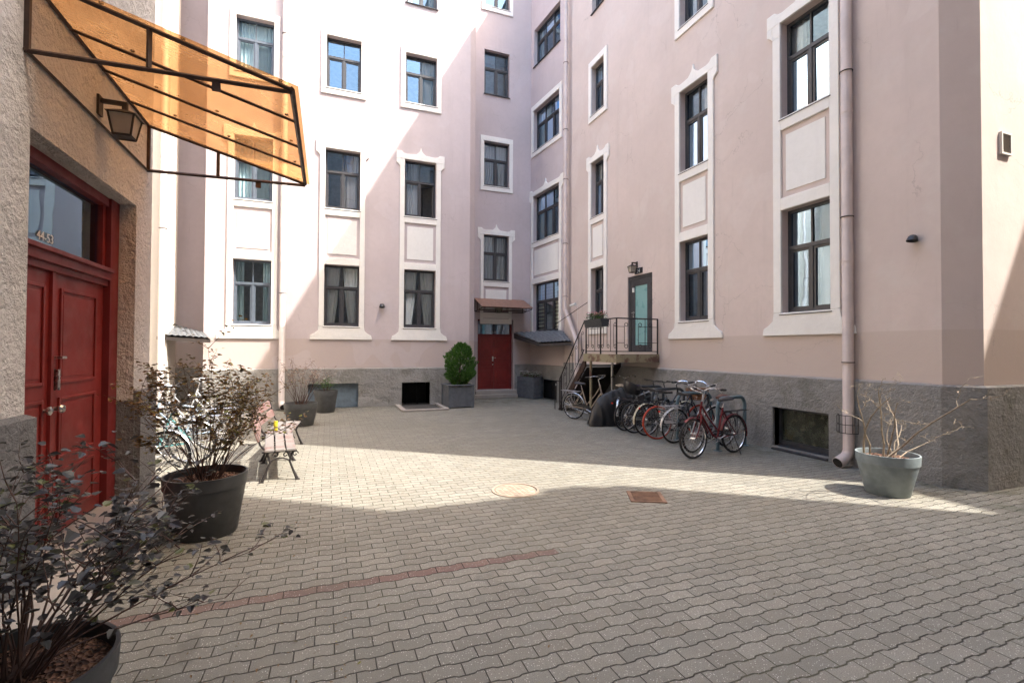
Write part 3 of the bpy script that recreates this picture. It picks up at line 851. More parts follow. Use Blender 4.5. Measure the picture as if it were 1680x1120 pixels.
for k, (a, b) in CR.items():
    if k == 'F':
        surround_stack(right, F_RIGHT, a, b, RR[k][0], RR[k][1], j=0.16, apron=False)
        surround_rect(right, F_RIGHT, a, b, RR[k][2], j=0.16)
    else:
        surround_stack(right, F_RIGHT, a, b, RR[k][0], RR[k][1], j=0.16)
        surround_rect(right, F_RIGHT, a, b, RR[k][2], j=0.16)
    for i, r in enumerate(RR[k]):
        cu = {('M', 0): ('right', 'curtain_grey'), ('N', 1): ('sides', 'curtain'), ('M', 1): ('right', 'curtain'), ('N', 0): ('right', 'curtain_grey'), ('F', 0): ('full', 'curtain_grey'), ('F', 1): ('left', 'curtain'), ('M', 2): ('sides', 'curtain_grey'), ('N', 2): ('full', 'curtain'), ('F', 2): ('sides', 'curtain_teal')}.get((k, i))
        window(right, F_RIGHT, a, b, r[0], r[1], curtain=cu, mid=0.63)
m = MB()
for (p, q, r, s) in ((-6.51, -6.46, 0.06, 0.77), (-5.50, -5.45, 0.06, 0.77), (-6.46, -5.50, 0.72, 0.77), (-6.46, -5.50, 0.06, 0.16)):
    m.box(p, q, r, s, -0.17, -0.11, F_RIGHT)
wf = m.build('cellar_window', 'frame', right)
g = MB(); g.box(-6.46, -5.50, 0.16, 0.72, -0.15, -0.145, F_RIGHT); g.build('pane', 'dirty_glass', wf)
g = MB(); g.box(-6.42, -6.22, 0.20, 0.36, -0.155, -0.152, F_RIGHT); g.build('paper_label', 'yellow', wf)
g = MB(); g.box(-6.6, -5.3, 0.0, 0.9, -0.62, -0.6, F_RIGHT); g.build('interior', 'interior', wf)
g = MB(); g.prism([(-0.10, 0.075), (0.10, 0.03), (0.10, 0.0), (-0.10, 0.0)], -6.50, -5.46, lambda dd, z, u: F_RIGHT(u, z, dd)); g.build('window_sill', 'sill', wf)
# side door above the stairs
m = MB()
m.box(-11.14, -11.05, 1.75, 3.79, -0.10, -0.03, F_RIGHT); m.box(-10.16, -10.07, 1.75, 3.79, -0.10, -0.03, F_RIGHT); m.box(-11.05, -10.16, 3.71, 3.79, -0.10, -0.03, F_RIGHT)
fo = m.build('door_frame', 'frame', right)
m = MB()
for (p, q, r, s) in ((-11.05, -10.87, 1.76, 3.71), (-10.34, -10.16, 1.76, 3.71), (-10.87, -10.34, 3.52, 3.71), (-10.87, -10.34, 1.76, 1.93)):
    m.box(p, q, r, s, -0.09, -0.045, F_RIGHT)
dl = m.build('door', 'frame', right)
g = MB(); g.box(-10.87, -10.34, 1.93, 3.52, -0.07, -0.06, F_RIGHT); g.build('pane', 'door_glass', dl)
g = MB(); g.box(-10.95, -10.92, 2.68, 2.84, -0.045, -0.035, F_RIGHT); g.tube([F_RIGHT(-10.935, 2.80, -0.04), F_RIGHT(-10.935, 2.80, 0.01), F_RIGHT(-10.80, 2.80, 0.012)], 0.011); g.build('handle', 'steel', dl)
g = MB(); g.box(-10.96, -10.88, 3.36, 3.48, -0.045, -0.02, F_RIGHT); g.build('sensor', 'white', dl)
g = MB()
for zz in (3.44, 3.0): g.tube([F_RIGHT(-10.155, zz, -0.03), F_RIGHT(-10.155, zz + 0.09, -0.03)], 0.014)
g.build('hinge', 'iron', dl)

# left wing with the near red door
left = thing('apartment_building', 'rough grey stucco wing at the left edge holding the near red door', 'building')
dh = (4.40, 6.43, 0.14, 3.37, 0.21)
um = [(1.2, 2.2), (4.75, 5.75)]
hl = [dh] + [(a, b, r[0], r[1], 0.21) for a, b in um for r in (R1, R2)]
m = MB()
wall(m, F_LEFT, -0.6, 6.92, 0, HB, hl)
m.poly([(-2.0, 6.92, 0), (-2.12, 7.08, 0), (-2.12, 7.08, HB), (-2.0, 6.92, HB)])
m.poly([(-2.12, 7.08, 0), (-7.6, 7.08, 0), (-7.6, 7.08, HB), (-2.12, 7.08, HB)])
m.build('wall', 'wall_rough', left)
m = MB(); m.box(-7.6, -1.97, -0.6, 7.1, HB, HB + 0.12); m.build('roof', 'roof', left)
for a, b in um:
    for r in (R1, R2): window(left, F_LEFT, a, b, r[0], r[1])
m = MB()
wall(m, F_LEFT, -0.6, 4.40, 0, 1.30, [], d=0.07, caps=True)
m.build('plinth', 'plinth_dark', left)
m = MB()
wall(m, F_LEFT, 6.43, 6.95, 0, 1.30, [], d=0.07, caps=True)
m.poly([(-1.93, 6.95, 0), (-2.07, 7.14, 0), (-2.07, 7.14, 1.30), (-1.93, 6.95, 1.30)])
m.poly([(-1.93, 6.95, 1.30), (-2.07, 7.14, 1.30), (-2.12, 7.08, 1.33), (-2.0, 6.92, 1.33)])
m.poly([(-2.07, 7.14, 0), (-7.6, 7.14, 0), (-7.6, 7.14, 1.3), (-2.07, 7.14, 1.3)])
m.box(-2.148, -1.985, 6.418, 6.4285, 0.12, 1.22)
m.build('plinth', 'plinth_dark', left)
m = MB()
m.box(4.40, 4.48, 0.14, 3.37, -0.28, -0.17, F_LEFT); m.box(6.22, 6.428, 0.14, 3.37, -0.28, -0.15, F_LEFT)
m.box(4.48, 6.22, 3.28, 3.37, -0.28, -0.17, F_LEFT)
m.box(4.48, 6.22, 2.50, 2.58, -0.28, -0.14, F_LEFT); m.box(4.48, 6.22, 2.58, 2.62, -0.28, -0.11, F_LEFT); m.box(4.48, 6.22, 2.44, 2.50, -0.28, -0.17, F_LEFT)
fo = m.build('door_frame', 'red_dark', left, bevel=0.004)
g = MB(); g.box(4.48, 6.22, 2.62, 3.28, -0.245, -0.24, F_LEFT); g.build('pane', 'glass', fo)
g = MB(); g.box(6.16, 6.22, 2.62, 3.28, -0.26, -0.20, F_LEFT); g.build('muntin', 'red', fo)
g = MB()
g.poly([F_LEFT(4.3, 2.5, -1.4), F_LEFT(6.5, 2.5, -1.4), F_LEFT(6.5, 3.5, -1.4), F_LEFT(4.3, 3.5, -1.4)])
g.poly([F_LEFT(4.3, 2.5, -0.3), F_LEFT(4.3, 3.5, -0.3), F_LEFT(4.3, 3.5, -1.4), F_LEFT(4.3, 2.5, -1.4)])
g.poly([F_LEFT(6.5, 2.5, -0.3), F_LEFT(6.5, 3.5, -0.3), F_LEFT(6.5, 3.5, -1.4), F_LEFT(6.5, 2.5, -1.4)])
g.poly([F_LEFT(4.3, 3.5, -0.3), F_LEFT(6.5, 3.5, -0.3), F_LEFT(6.5, 3.5, -1.4), F_LEFT(4.3, 3.5, -1.4)])
g.build('interior', 'interior', fo)
text('numerals', '44-53', 0.11, 'numerals', Matrix.Translation((-2.232, 5.16, 2.72)) @ Matrix.Rotation(math.pi / 2, 4, 'Z') @ Matrix.Rotation(math.pi / 2, 4, 'X'), fo)
for (p, q, rt) in ((4.48, 5.20, False), (5.21, 6.22, True)):
    if rt: pan = [(5.35, 6.05, 1.48, 2.32), (5.35, 6.05, 0.82, 1.36), (5.35, 6.05, 0.30, 0.72)]
    else: pan = [(4.60, 5.10, 1.48, 2.32), (4.60, 5.10, 0.82, 1.36), (4.60, 5.10, 0.30, 0.72)]
    dl = leafdoor(left, F_LEFT, p, q, 0.16, 2.44, -0.21, pan)
    if rt:
        s = MB(); s.box(5.18, 5.225, 0.16, 2.44, -0.21, -0.185, F_LEFT); s.build('closing_strip', 'red', dl)
    else:
        h = MB()
        h.lathe([(0.0, 0.0), (0.018, 0.0), (0.018, 0.03), (0.034, 0.045), (0.038, 0.06), (0.03, 0.078), (0.0, 0.083)], 16)
        hv = [(-2.205 + v[2], 5.265 + v[0], 1.27 + v[1]) for v in h.v]; h.v = hv
        h2 = MB(); h2.box(5.245, 5.285, 1.43, 1.61, -0.21, -0.165, F_LEFT); h2.build('lock_plate', 'steel', dl)
        h.build('handle', 'steel', dl, smooth=True)
        h = MB(); h.box(5.225, 5.305, 1.70, 1.722, -0.20, -0.13, F_LEFT); h.build('pull', 'steel', dl)
        k = MB(); k.lathe([(0.0, 0.0), (0.016, 0.0), (0.016, 0.025), (0.034, 0.04), (0.036, 0.055), (0.0, 0.075)], 16)
        k.v = [(-2.205 + v[2], 5.10 + v[0], 1.27 + v[1]) for v in k.v]
        k.build('knob', 'steel', dl, smooth=True)
m = MB(); m.box(-1.93, -1.43, 2.9, 5.62, 0, 0.12); m.build('door_step', 'concrete', left, bevel=0.015)
m = MB(); m.box(-2.278, -1.934, 4.402, 6.416, 0, 0.147); m.build('threshold', 'concrete', left)

# unseen houses behind the viewpoint; massing and dark tone set to shape the sun patch
rear = thing('apartment_building', 'unseen rear wing behind the viewpoint, raised at one end to shade the left wall, grey render', 'building')
hw = [(x, x + 1.0, r[0], r[1], 0.21) for x in (-7.6, -4.6, -1.9, 0.6) for r in (R0, R1, R2, R3)]
m = MB()
wall(m, F_REAR, -8.9, 14, 0, 17.8, hw)
m.poly([(8.9, -0.6, 0), (8.9, -12, 0), (8.9, -12, 26.5), (8.9, -0.6, 26.5)])
m.poly([(-14, -12, 0), (8.9, -12, 0), (8.9, -12, 17.8), (-14, -12, 17.8)])
m.poly([(-14, -0.6, 0), (-14, -12, 0), (-14, -12, 17.8), (-14, -0.6, 17.8)])
m.poly([(-14, -0.6, 17.8), (-14, -12, 17.8), (8.9, -12, 17.8), (8.9, -0.6, 17.8)])
m.box(6.3, 8.9, -5, -0.6, 17.801, 26.5)  # unseen upper block, added to keep sun off the left wall
m.build('wall', 'wall_rear', rear)
for x in (-7.6, -4.6, -1.9, 0.6):
    for r in (R0, R1, R2, R3): window(rear, F_REAR, x, x + 1.0, r[0], r[1], room=False, curtain=('full', 'curtain_grey'))
low = thing('apartment_building', 'unseen lower wing behind the viewpoint on the right, shaped to bound the sun patch, with a chimney', 'building')
m = MB(); m.box(8.903, 11.88, -12, -0.6, 0, 14.7); m.build('wall', 'wall_plain', low)
m = MB(); m.box(11.1, 11.7, -1.1, -0.7, 14.7, 15.35); m.build('chimney', 'wall_plain', low)
east = thing('apartment_building', 'unseen neighbouring house across the passage, placed to bound the sun patch, ochre render', 'building')
m = MB(); m.box(16, 24, -16, 1.0, 0, 16.15); m.build('wall', 'wall_plain', east)

# ------------------------------------------------------------------ drainpipes
def arc(c, r, a0, a1, n, ax, ay):
    c, ax, ay = Vector(c), Vector(ax), Vector(ay)
    return [c + ax * (r * math.cos(a0 + (a1 - a0) * i / n)) + ay * (r * math.sin(a0 + (a1 - a0) * i / n)) for i in range(n + 1)]
def drainpipe(label, x, y, r, z0, z1, out, mat='pipe', spout=True, collars=(), clampd=None, diag=None):
    o = thing('drainpipe', label, 'drainpipe', (x, y, 0), group='drainpipes on the facades')
    m = MB()
    pts = [(0, 0, z1)]
    ov = Vector(out).normalized()
    if diag:                                                   # pipe swings sideways, then drops again
        dx, dy, dz = diag
        pts += [(0, 0, z0 + dz + 0.1), (dx * 0.08, dy * 0.08, z0 + dz), (dx * 0.92, dy * 0.92, z0 + 0.06), (dx, dy, z0 - 0.06), (dx, dy, 0.35)]
    else:
        pts += [(0, 0, z0 + 0.16)]
    if spout and not diag:
        pts += [tuple(ov * 0.03 + Vector((0, 0, z0 + 0.09))), tuple(ov * 0.10 + Vector((0, 0, z0 + 0.03))), tuple(ov * 0.22 + Vector((0, 0, z0 - 0.02)))]
    m.tube(pts, r, 20)
    m.build('pipe', mat, o, smooth=True)
    if spout and not diag:
        e = MB()
        p0, p1 = ov * 0.10 + Vector((0, 0, z0 + 0.03)), ov * 0.235 + Vector((0, 0, z0 - 0.025))
        e.tube([p0, p1], r * 1.1, 20)
        e.build('spout', mat, o, smooth=True)
        e2 = MB(); e2.tube([p1 - (p1 - p0) * 0.05, p1 + (p1 - p0) * 0.012], r * 0.98, 20); e2.build('spout_mouth', 'dark_void', o)
    c = MB()
    for z in collars: c.tube([(0, 0, z - 0.015), (0, 0, z + 0.015)], r * 1.06, 20)
    if collars: c.build('collar', mat, o)
    k = MB()
    for z in (clampd or []):
        k.tube([(r * 1.1 * math.cos(t), r * 1.1 * math.sin(t), z) for t in [2 * math.pi * i / 20 for i in range(20)]], 0.008, 5, closed=True)
        k.tube([(0, 0, z), tuple(-ov * 0.12 + Vector((0, 0, z)))], 0.008, 5)
    if clampd: k.build('clamp', 'iron', o)
    return o
pn = drainpipe('wide pink drainpipe beside the nearest window of the right wing', 7.59, 5.10, 0.077, 0.10, 18.0, (-1, 0.05, 0), collars=(1.6, 3.2, 5.55, 7.6), clampd=(3.9, 6.2, 1.62))
cg = MB()
for z in (0.53, 0.66, 0.80): cg.tube([(0.15 * math.cos(a), 0.15 * math.sin(a), z) for a in [math.pi * (0.5 + i / 10) for i in range(11)]], 0.006, 5)
for i in range(0, 11, 2):
    a = math.pi * (0.5 + i / 10); cg.tube([(0.15 * math.cos(a), 0.15 * math.sin(a), 0.53), (0.15 * math.cos(a), 0.15 * math.sin(a), 0.80)], 0.005, 5)
cg.build('guard', 'iron', pn)
drainpipe('pale drainpipe where sun meets shade beside the leftmost window column', -1.25, 15.36, 0.085, 0.14, 18.0, (0.3, -1, 0), mat='pipe_white', collars=(2.4, 4.3, 6.1, 8.9, 10.3), clampd=(3.4, 7.2, 11.0))
drainpipe('sunlit pale drainpipe on the house corner behind the near canopy', -4.17, 15.30, 0.08, 0.14, 18.0, (0.3, -1, 0), mat='pipe_white', collars=(3.4, 6.9), clampd=(5.0,))
drainpipe('slender pink drainpipe in the far corner, bent behind the stair rail', 7.50, 14.50, 0.075, 2.05, 18.0, (-1, -0.2, 0), collars=(3.4, 6.1, 8.3, 9.9), clampd=(3.6, 5.4, 7.6, 9.3, 11.6), spout=False, diag=(-0.02, -0.85, 1.0))

# ------------------------------------------------------------------ canopies
o = thing('door_canopy', 'large amber corrugated canopy on a dark frame over the near red door', 'canopy', (-2.0, 4.31, 3.87))
Lx, Ly, H0, H1 = 1.70, 2.42, 0.53, 0.06
m = MB()
for y in (0.0, Ly):
    m.box(0.0, 0.03, y - 0.015, y + 0.015, 0.0, H0)
    m.tube([(0.0, y, H0), (Lx, y, H1)], 0.019, 4)
    m.tube([(0.0, y, 0.0), (Lx, y, H1 - 0.02)], 0.019, 4)
    m.tube([(0.72, y, 0.03), (0.72, y, H0 + (H1 - H0) * 0.72 / Lx)], 0.019, 4)
    m.box(1.13, 1.19, y - 0.004, y + 0.004, -0.06, 0.03)
m.tube([(0.01, -0.02, H0), (0.01, Ly + 0.02, H0)], 0.019, 4)
m.tube([(0.01, -0.02, 0.0), (0.01, Ly + 0.02, 0.0)], 0.016, 4)
m.tube([(Lx, -0.02, H1), (Lx, Ly + 0.02, H1)], 0.022, 4)
m.build('canopy_frame', 'rust', o)
m = MB()
for k in (1, 2, 3):
    y = Ly * k / 4
    m.tube([(0.0, y, H0), (Lx, y, H1)], 0.015, 4)
    m.build('rafter', 'rust', o); m = MB()
m = MB()
for k in range(5):
    for q in (0.25, 0.55, 0.95):
        m.lathe([(0.0, 0.0), (0.016, 0.0), (0.016, 0.01), (0.0, 0.014)], 8, (Lx * q, Ly * k / 4, H0 + (H1 - H0) * q + 0.03))
m.build('bolt', 'rust', o)
m = MB()
n = 416                                                         # eight facets per rib
for i in range(n + 1):
    y = -0.05 + (Ly + 0.10) * i / n
    z = 0.028 + 0.004 * math.sin(2 * math.pi * y / 0.0484)
    m.v += [(-0.005, y, H0 + z), (Lx + 0.05, y, H1 + z - 0.014)]
m.f = [(2 * i, 2 * i + 1, 2 * i + 3, 2 * i + 2) for i in range(n)]
m.build('canopy_sheet', 'amber', o)

o = thing('door_canopy', 'small brown glazed canopy over the far red door', 'canopy', (5.14, 17.3, 3.22))
W, Dp, H0, H1 = 1.95, 0.92, 0.48, 0.10
m = MB()
for x in (0.0, W):
    m.tube([(x, 0, 0), (x, 0, H0)], 0.016, 4); m.tube([(x, 0, H0), (x, -Dp, H1)], 0.016, 4); m.tube([(x, 0, 0), (x, -Dp, H1 - 0.03)], 0.014, 4); m.tube([(x, -0.35, 0.03), (x, -0.35, H0 - 0.15)], 0.012, 4)
for (y, z) in ((0, H0), (-Dp, H1), (-0.02, 0.0), (-Dp * 0.5, 0.03)): m.tube([(0, y, z), (W, y, z)], 0.016, 4)
m.build('canopy_frame', 'rust', o)
m = MB(); m.box(-0.03, W + 0.03, 0, 1, 0, 0.008, lambda x, y, z: (x, -y * (Dp + 0.05), H0 + (H1 - H0) * y * 1.03 + 0.02 + z))
M['amber_dark'] = plain('smoked_brown_sheet', (0.26, 0.13, 0.085), 0.35, var=0.2)
m.build('canopy_sheet', 'amber_dark', o)

def tile_patch(P00, P10, P01, P11, rows, waves):
    """tile-profile sheet between eave (P00-P10) and top edge (P01-P11)"""
    P00, P10, P01, P11 = map(Vector, (P00, P10, P01, P11))
    m = MB()
    nu, nv = waves * 8, rows * 3
    for j in range(nv + 1):
        v = j / nv
        for i in range(nu + 1):
            u = i / nu
            p = P00 * (1 - u) * (1 - v) + P10 * u * (1 - v) + P01 * (1 - u) * v + P11 * u * v
            st = (1 - (v * rows) % 1.0) * 0.03 if v < 1 else 0
            m.v.append((p.x, p.y, p.z + 0.028 * abs(math.sin(math.pi * waves * u)) + st))
    m.f = [(j * (nu + 1) + i, j * (nu + 1) + i + 1, (j + 1) * (nu + 1) + i + 1, (j + 1) * (nu + 1) + i) for j in range(nv) for i in range(nu)]
    return m
def lean_to(label, P00, P10, P01, P11, rows, waves, side=True, fill=None):
    o = thing('lean_to_roof', label, 'roof')
    tile_patch(P00, P10, P01, P11, rows, waves).build('tile_sheet', 'tile_roof', o, smooth=True)
    m = MB()
    A, B, C_, D_ = map(Vector, (P00, P10, P01, P11))
    dz = Vector((0, 0, -0.10))
    e = Vector((0, 0, -0.012))
    m.add([A + e, B + e, B + dz, A + dz], [(0, 1, 2, 3)])
    m.add([A + e, C_ + e, C_ + dz * 2.2, A + dz], [(0, 1, 2, 3)])
    m.add([B + e, D_ + e, D_ + dz, B + dz], [(0, 1, 2, 3)])
    m.add([A + dz, B + dz, D_ + dz, C_ + dz * 2.2], [(0, 1, 2, 3)])
    if fill: m.add([C_, D_, Vector(fill)], [(0, 1, 2)])
    m.build('fascia', 'fascia', o)
    return o
lean_to('grey tiled lean-to roof over the cellar entrance below the blinds window', (6.86, 15.15, 2.01), (7.46, 13.95, 2.05), (6.72, 17.27, 2.44), (7.61, 14.95, 2.46), 5, 9, fill=(7.40, 17.28, 2.44))
lean_to('sunlit tiled lean-to roof in the left recess behind the near canopy', (-4.3, 15.42, 2.12), (-3.02, 15.25, 2.04), (-4.6, 16.9, 2.58), (-3.25, 15.48, 2.22), 4, 9)

# ------------------------------------------------------------------ wall lamps and small fittings
def lantern(label, loc, rz, s=1.0, arm=0.16):
    o = thing('wall_lantern', label, 'lamp', loc, rz)               # local +x points out of the wall
    m = MB()
    m.box(0, 0.02 * s, -0.045 * s, 0.045 * s, -0.02 * s, 0.16 * s)
    m.box(0.02 * s, arm + 0.02 * s, -0.018 * s, 0.018 * s, 0.10 * s, 0.135 * s)
    m.box(arm - 0.02 * s, arm + 0.02 * s, -0.018 * s, 0.018 * s, 0.03 * s, 0.10 * s)
    m.build('bracket', 'iron', o)
    t_, b_ = 0.10 * s, 0.068 * s
    zt, zb = 0.0, -0.19 * s
    def ring(h, z): return [(arm + sx * h, sy * h, z) for sx, sy in ((-1, -1), (1, -1), (1, 1), (-1, 1))]
    c = MB()
    A, B = ring(t_ * 1.18, zt), ring(0.03 * s, 0.055 * s)
    c.add(A + B, [(0, 1, 5, 4), (1, 2, 6, 5), (2, 3, 7, 6), (3, 0, 4, 7), (4, 5, 6, 7), (3, 2, 1, 0)])
    T_, Bo = ring(t_, zt), ring(b_, zb)
    for p, q in zip(T_, Bo): c.tube([p, q], 0.009 * s, 4)
    for k in range(4): c.tube([Bo[k], Bo[(k + 1) % 4]], 0.011 * s, 4)
    c.add(Bo, [(0, 1, 2, 3)])
    c.build('lantern_frame', 'iron', o)
    g = MB()
    T2, B2 = ring(t_ * 0.96, zt - 0.002), ring(b_ * 0.96, zb + 0.004)
    g.add(T2 + B2, [(0, 1, 5, 4), (1, 2, 6, 5), (2, 3, 7, 6), (3, 0, 4, 7)])
    g.build('lamp_glass', 'lamp_glass', o)
    return o
M['lamp_glass'] = plain('frosted_lamp_glass', (0.36, 0.33, 0.28), 0.35, var=0.08)
lantern('black lantern on the stucco wall under the big amber canopy', (-2.0, 5.46, 3.96), 0.0, 1.0, 0.2)
lantern('small black lantern above the teal side door', (7.69, 10.72, 4.02), math.pi, 0.85, 0.15)
lantern('small dark lantern hanging under the far brown canopy', (6.0, 17.29, 3.42), -math.pi / 2, 1.2, 0.25)
def spot(label, loc, rz):
    o = thing('wall_spotlight', label, 'lamp', loc, rz)
    m = MB()
    prof = [(0.0, 0.085), (0.045, 0.08), (0.07, 0.055), (0.085, 0.0), (0.09, -0.03), (0.08, -0.03), (0.07, 0.0), (0.0, 0.02)]
    m.lathe(prof, 20, (0.10, 0, 0))
    m.v = [(x - z * 0.35, y, z + (x - 0.1) * 0.2) for x, y, z in m.v]
    m.build('lamp_shade', 'black_plastic', o, smooth=True)
    b = MB(); b.tube([(0, 0, 0.02), (0.05, 0, 0.02)], 0.035, 14); b.build('mount', 'black_plastic', o)
    return o
sp = spot('small black dome wall light on the right wing near the corner', (7.69, 4.22, 3.36), math.pi); sp.scale = (0.75, 0.75, 0.75)
spot('tiny black wall light between two ground-floor windows of the rear wing', (1.56, 15.49, 3.12), -math.pi / 2)
m = MB()
m.box(0, 0.24, 0, 0.30, 0, 0.02, lambda x, z, y: (8.36 + x, 3.607 - y, 4.44 + z))
o = thing('air_vent', 'small louvred vent on the sunlit wall at the right edge', 'vent', (8.36, 3.607, 4.44))
m = MB(); 
for (a, b, c, d_) in ((0, 0.24, 0, 0.025), (0, 0.24, 0.275, 0.30), (0, 0.025, 0.025, 0.275), (0.215, 0.24, 0.025, 0.275)): m.box(a, b, -0.035, 0, c, d_)
m.build('vent_frame', 'wall_pale', o)
m = MB()
for k in range(12): m.add([(0.025, -0.005, 0.03 + k * 0.0205), (0.215, -0.005, 0.03 + k * 0.0205), (0.215, -0.028, 0.042 + k * 0.0205), (0.025, -0.028, 0.042 + k * 0.0205)], [(0, 1, 2, 3)])
m.build('louvre', 'concrete', o)
o = thing('house_number_sign', 'black number sign 24 above the teal side door', 'sign', (7.69, 10.64, 3.90))
m = MB(); m.box(-0.012, 0, -0.17, 0.17, -0.075, 0.075); m.build('plate', 'black_plastic', o)
text('numerals', '24', 0.14, 'numerals', Matrix.Translation((-0.014, 0, -0.01)) @ Matrix.Rotation(-math.pi / 2, 4, 'Z') @ Matrix.Rotation(math.pi / 2, 4, 'X'), o)
o = thing('security_camera', 'white bullet camera with a cable by the corner drainpipe', 'camera', (7.69, 13.95, 3.25))
m = MB(); m.tube([(-0.02, 0, 0), (-0.16, 0, 0.02)], 0.014, 8); m.build('arm', 'white', o)
m = MB(); m.tube([(-0.14, -0.08, 0.04), (-0.20, 0.16, 0.0)], 0.045, 12); m.build('body', 'white', o)
m = MB(); m.tube([(-0.20, 0.16, 0.0), (-0.202, 0.168, -0.002)], 0.04, 12); m.build('lens', 'black_plastic', o)
m = MB(); m.tube([(-0.02, 0.0, 0.0), (-0.03, -0.01, -0.6), (-0.02, 0.01, -1.5)], 0.006, 5); m.build('cable', 'white', o)
m = MB(); m.tube([(0, 0, 0), (-0.62, 1.25, -0.72)], 0.011, 6)
o = m.build('metal_rod', 'iron'); o.location = (7.67, 13.3, 3.30); tag(o, 'thin dark rod slanting out beside the blinds window', 'rod')

# ------------------------------------------------------------------ ground fittings
o = thing('manhole_cover', 'round rusty manhole cover in the sunlit paving', 'manhole', (2.25, 5.71, 0))
m = MB(); m.lathe([(0.0, 0.010), (0.255, 0.010), (0.26, 0.004)], 40); m.build('cover', 'iron_plate', o)
m = MB()
for i in range(-3, 4):
    for j in range(-3, 4):
        if i * i + j * j < 11: m.box(i * 0.065 - 0.02, i * 0.065 + 0.02, j * 0.065 - 0.02, j * 0.065 + 0.02, 0.0095, 0.014)
m.build('tread_pattern', 'iron_plate', o)
m = MB(); m.lathe([(0.272, 0.002), (0.276, 0.013), (0.30, 0.013), (0.305, 0.001)], 40); m.build('rim', 'iron_plate', o)
o = thing('drain_grate', 'rusty slotted drain grate in the shaded paving', 'drain', (3.65, 4.90, 0), math.radians(-27))
m = MB()
for (a, b, c, d_) in ((-0.21, 0.21, -0.21, -0.185), (-0.21, 0.21, 0.185, 0.21), (-0.21, -0.165, -0.185, 0.185), (0.165, 0.21, -0.185, 0.185)): m.box(a, b, c, d_, 0.0, 0.012)
for k in range(9): m.box(-0.165, 0.165, -0.172 + k * 0.041, -0.15 + k * 0.041, 0.002, 0.010)
m.build('grate_bars', 'rust_plate', o)
m = MB(); m.add([(-0.16, -0.18, 0.0035), (0.16, -0.18, 0.0035), (0.16, 0.18, 0.0035), (-0.16, 0.18, 0.0035)], [(0, 1, 2, 3)]); m.build('gully', 'dark_void', o)
o = thing('kerb_frame', 'low pale concrete kerb framing the dark cellar opening', 'kerb', (2.7, 14.7, 0))
m = MB()
m.box(-0.70, 0.66, -0.85, -0.72, 0, 0.055); m.box(-0.72, -0.58, -0.72, 0.72, 0, 0.055); m.box(0.54, 0.66, -0.72, 0.72, 0, 0.055)
m.build('kerb_stone', 'concrete', o, bevel=0.01)
m = MB(); m.add([(-0.58, -0.72, 0.006), (0.54, -0.72, 0.006), (0.54, 0.73, 0.006), (-0.58, 0.73, 0.006)], [(0, 1, 2, 3)]); m.build('dark_well_sheet', 'well', o)

# ------------------------------------------------------------------ side stair with platform and railing
o = thing('entrance_stair', 'steel stair and timber platform leading up to the teal side door', 'stairs', (6.45, 9.80, 0))
X1 = 1.22           # to the wall
m = MB(); m.box(0.0, X1, 0.0, 1.55, 1.62, 1.68); m.box(0.03, X1, 0.03, 1.52, 1.50, 1.62); m.build('platform', 'timber', o)
m = MB(); m.box(-0.03, 0.0, -0.03, 1.55, 1.49, 1.695); m.box(0.0, X1 - 0.005, -0.03, 0.0, 1.49, 1.695); m.build('platform_edge', 'timber', o)
yb, yt, zt = 3.15, 1.55, 1.60
m = MB()
for x in (0.02, X1 - 0.1):
    m = MB()
    m.prism([(yt, zt), (yb, 0.0), (yb + 0.02, 0.0), (yb - 0.2, 0.0), (yt, zt - 0.26)], x, x + 0.05, lambda u, z, d_: (d_, u, z))
    m.build('stringer', 'rust', o)
m = MB()
ns = 9
for k in range(ns):
    z = zt * (k + 0.6) / ns
    y = yb - 0.1 + (yt - yb) * (k + 0.6) / ns
    m.box(0.07, X1 - 0.1, y - 0.13, y + 0.13, z, z + 0.035)
m.build('tread', 'iron', o)  # treads coloured dark to carry the shade of the stair
m = MB(); m.prism([(yt, 1.33), (yt, 1.30), (yb - 0.3, 0.0), (yb - 0.27, 0.0)], 0.075, X1 - 0.11, lambda u, z, d_: (d_, u, z)); m.build('shade_plate', 'iron', o)  # dark plate added to stand in for the shade under the stair
for (x, y, mt) in ((0.06, 1.30, 'timber'), (0.75, 1.35, 'alloy')):
    m = MB(); m.tube([(x, y, 0), (x, y, 1.5)], 0.035, 10); m.build('post', mt, o)
def scroll(m, p, ax, h, r=0.055, side=1):
    """upright bar ending in a curl at both ends; ax = direction along the rail"""
    p, ax = Vector(p), Vector(ax).normalized()
    up = Vector((0, 0, 1))
    pts = []
    for i in range(17):
        a = math.pi * 1.9 * (1 - i / 16)
        rr_ = r * (0.55 + 0.45 * i / 16)
        pts.append(p + ax * side * (r - rr_ * math.cos(a)) + up * (h - r + rr_ * math.sin(a)))
    low_ = []
    for q in reversed(pts):
        low_.append(Vector((q.x, q.y, 2 * (p.z + h / 2) - q.z)))
    m.tube(pts + low_, 0.0075, 5)
rail = MB(); bars = MB(); curls = MB()
zr = 2.56
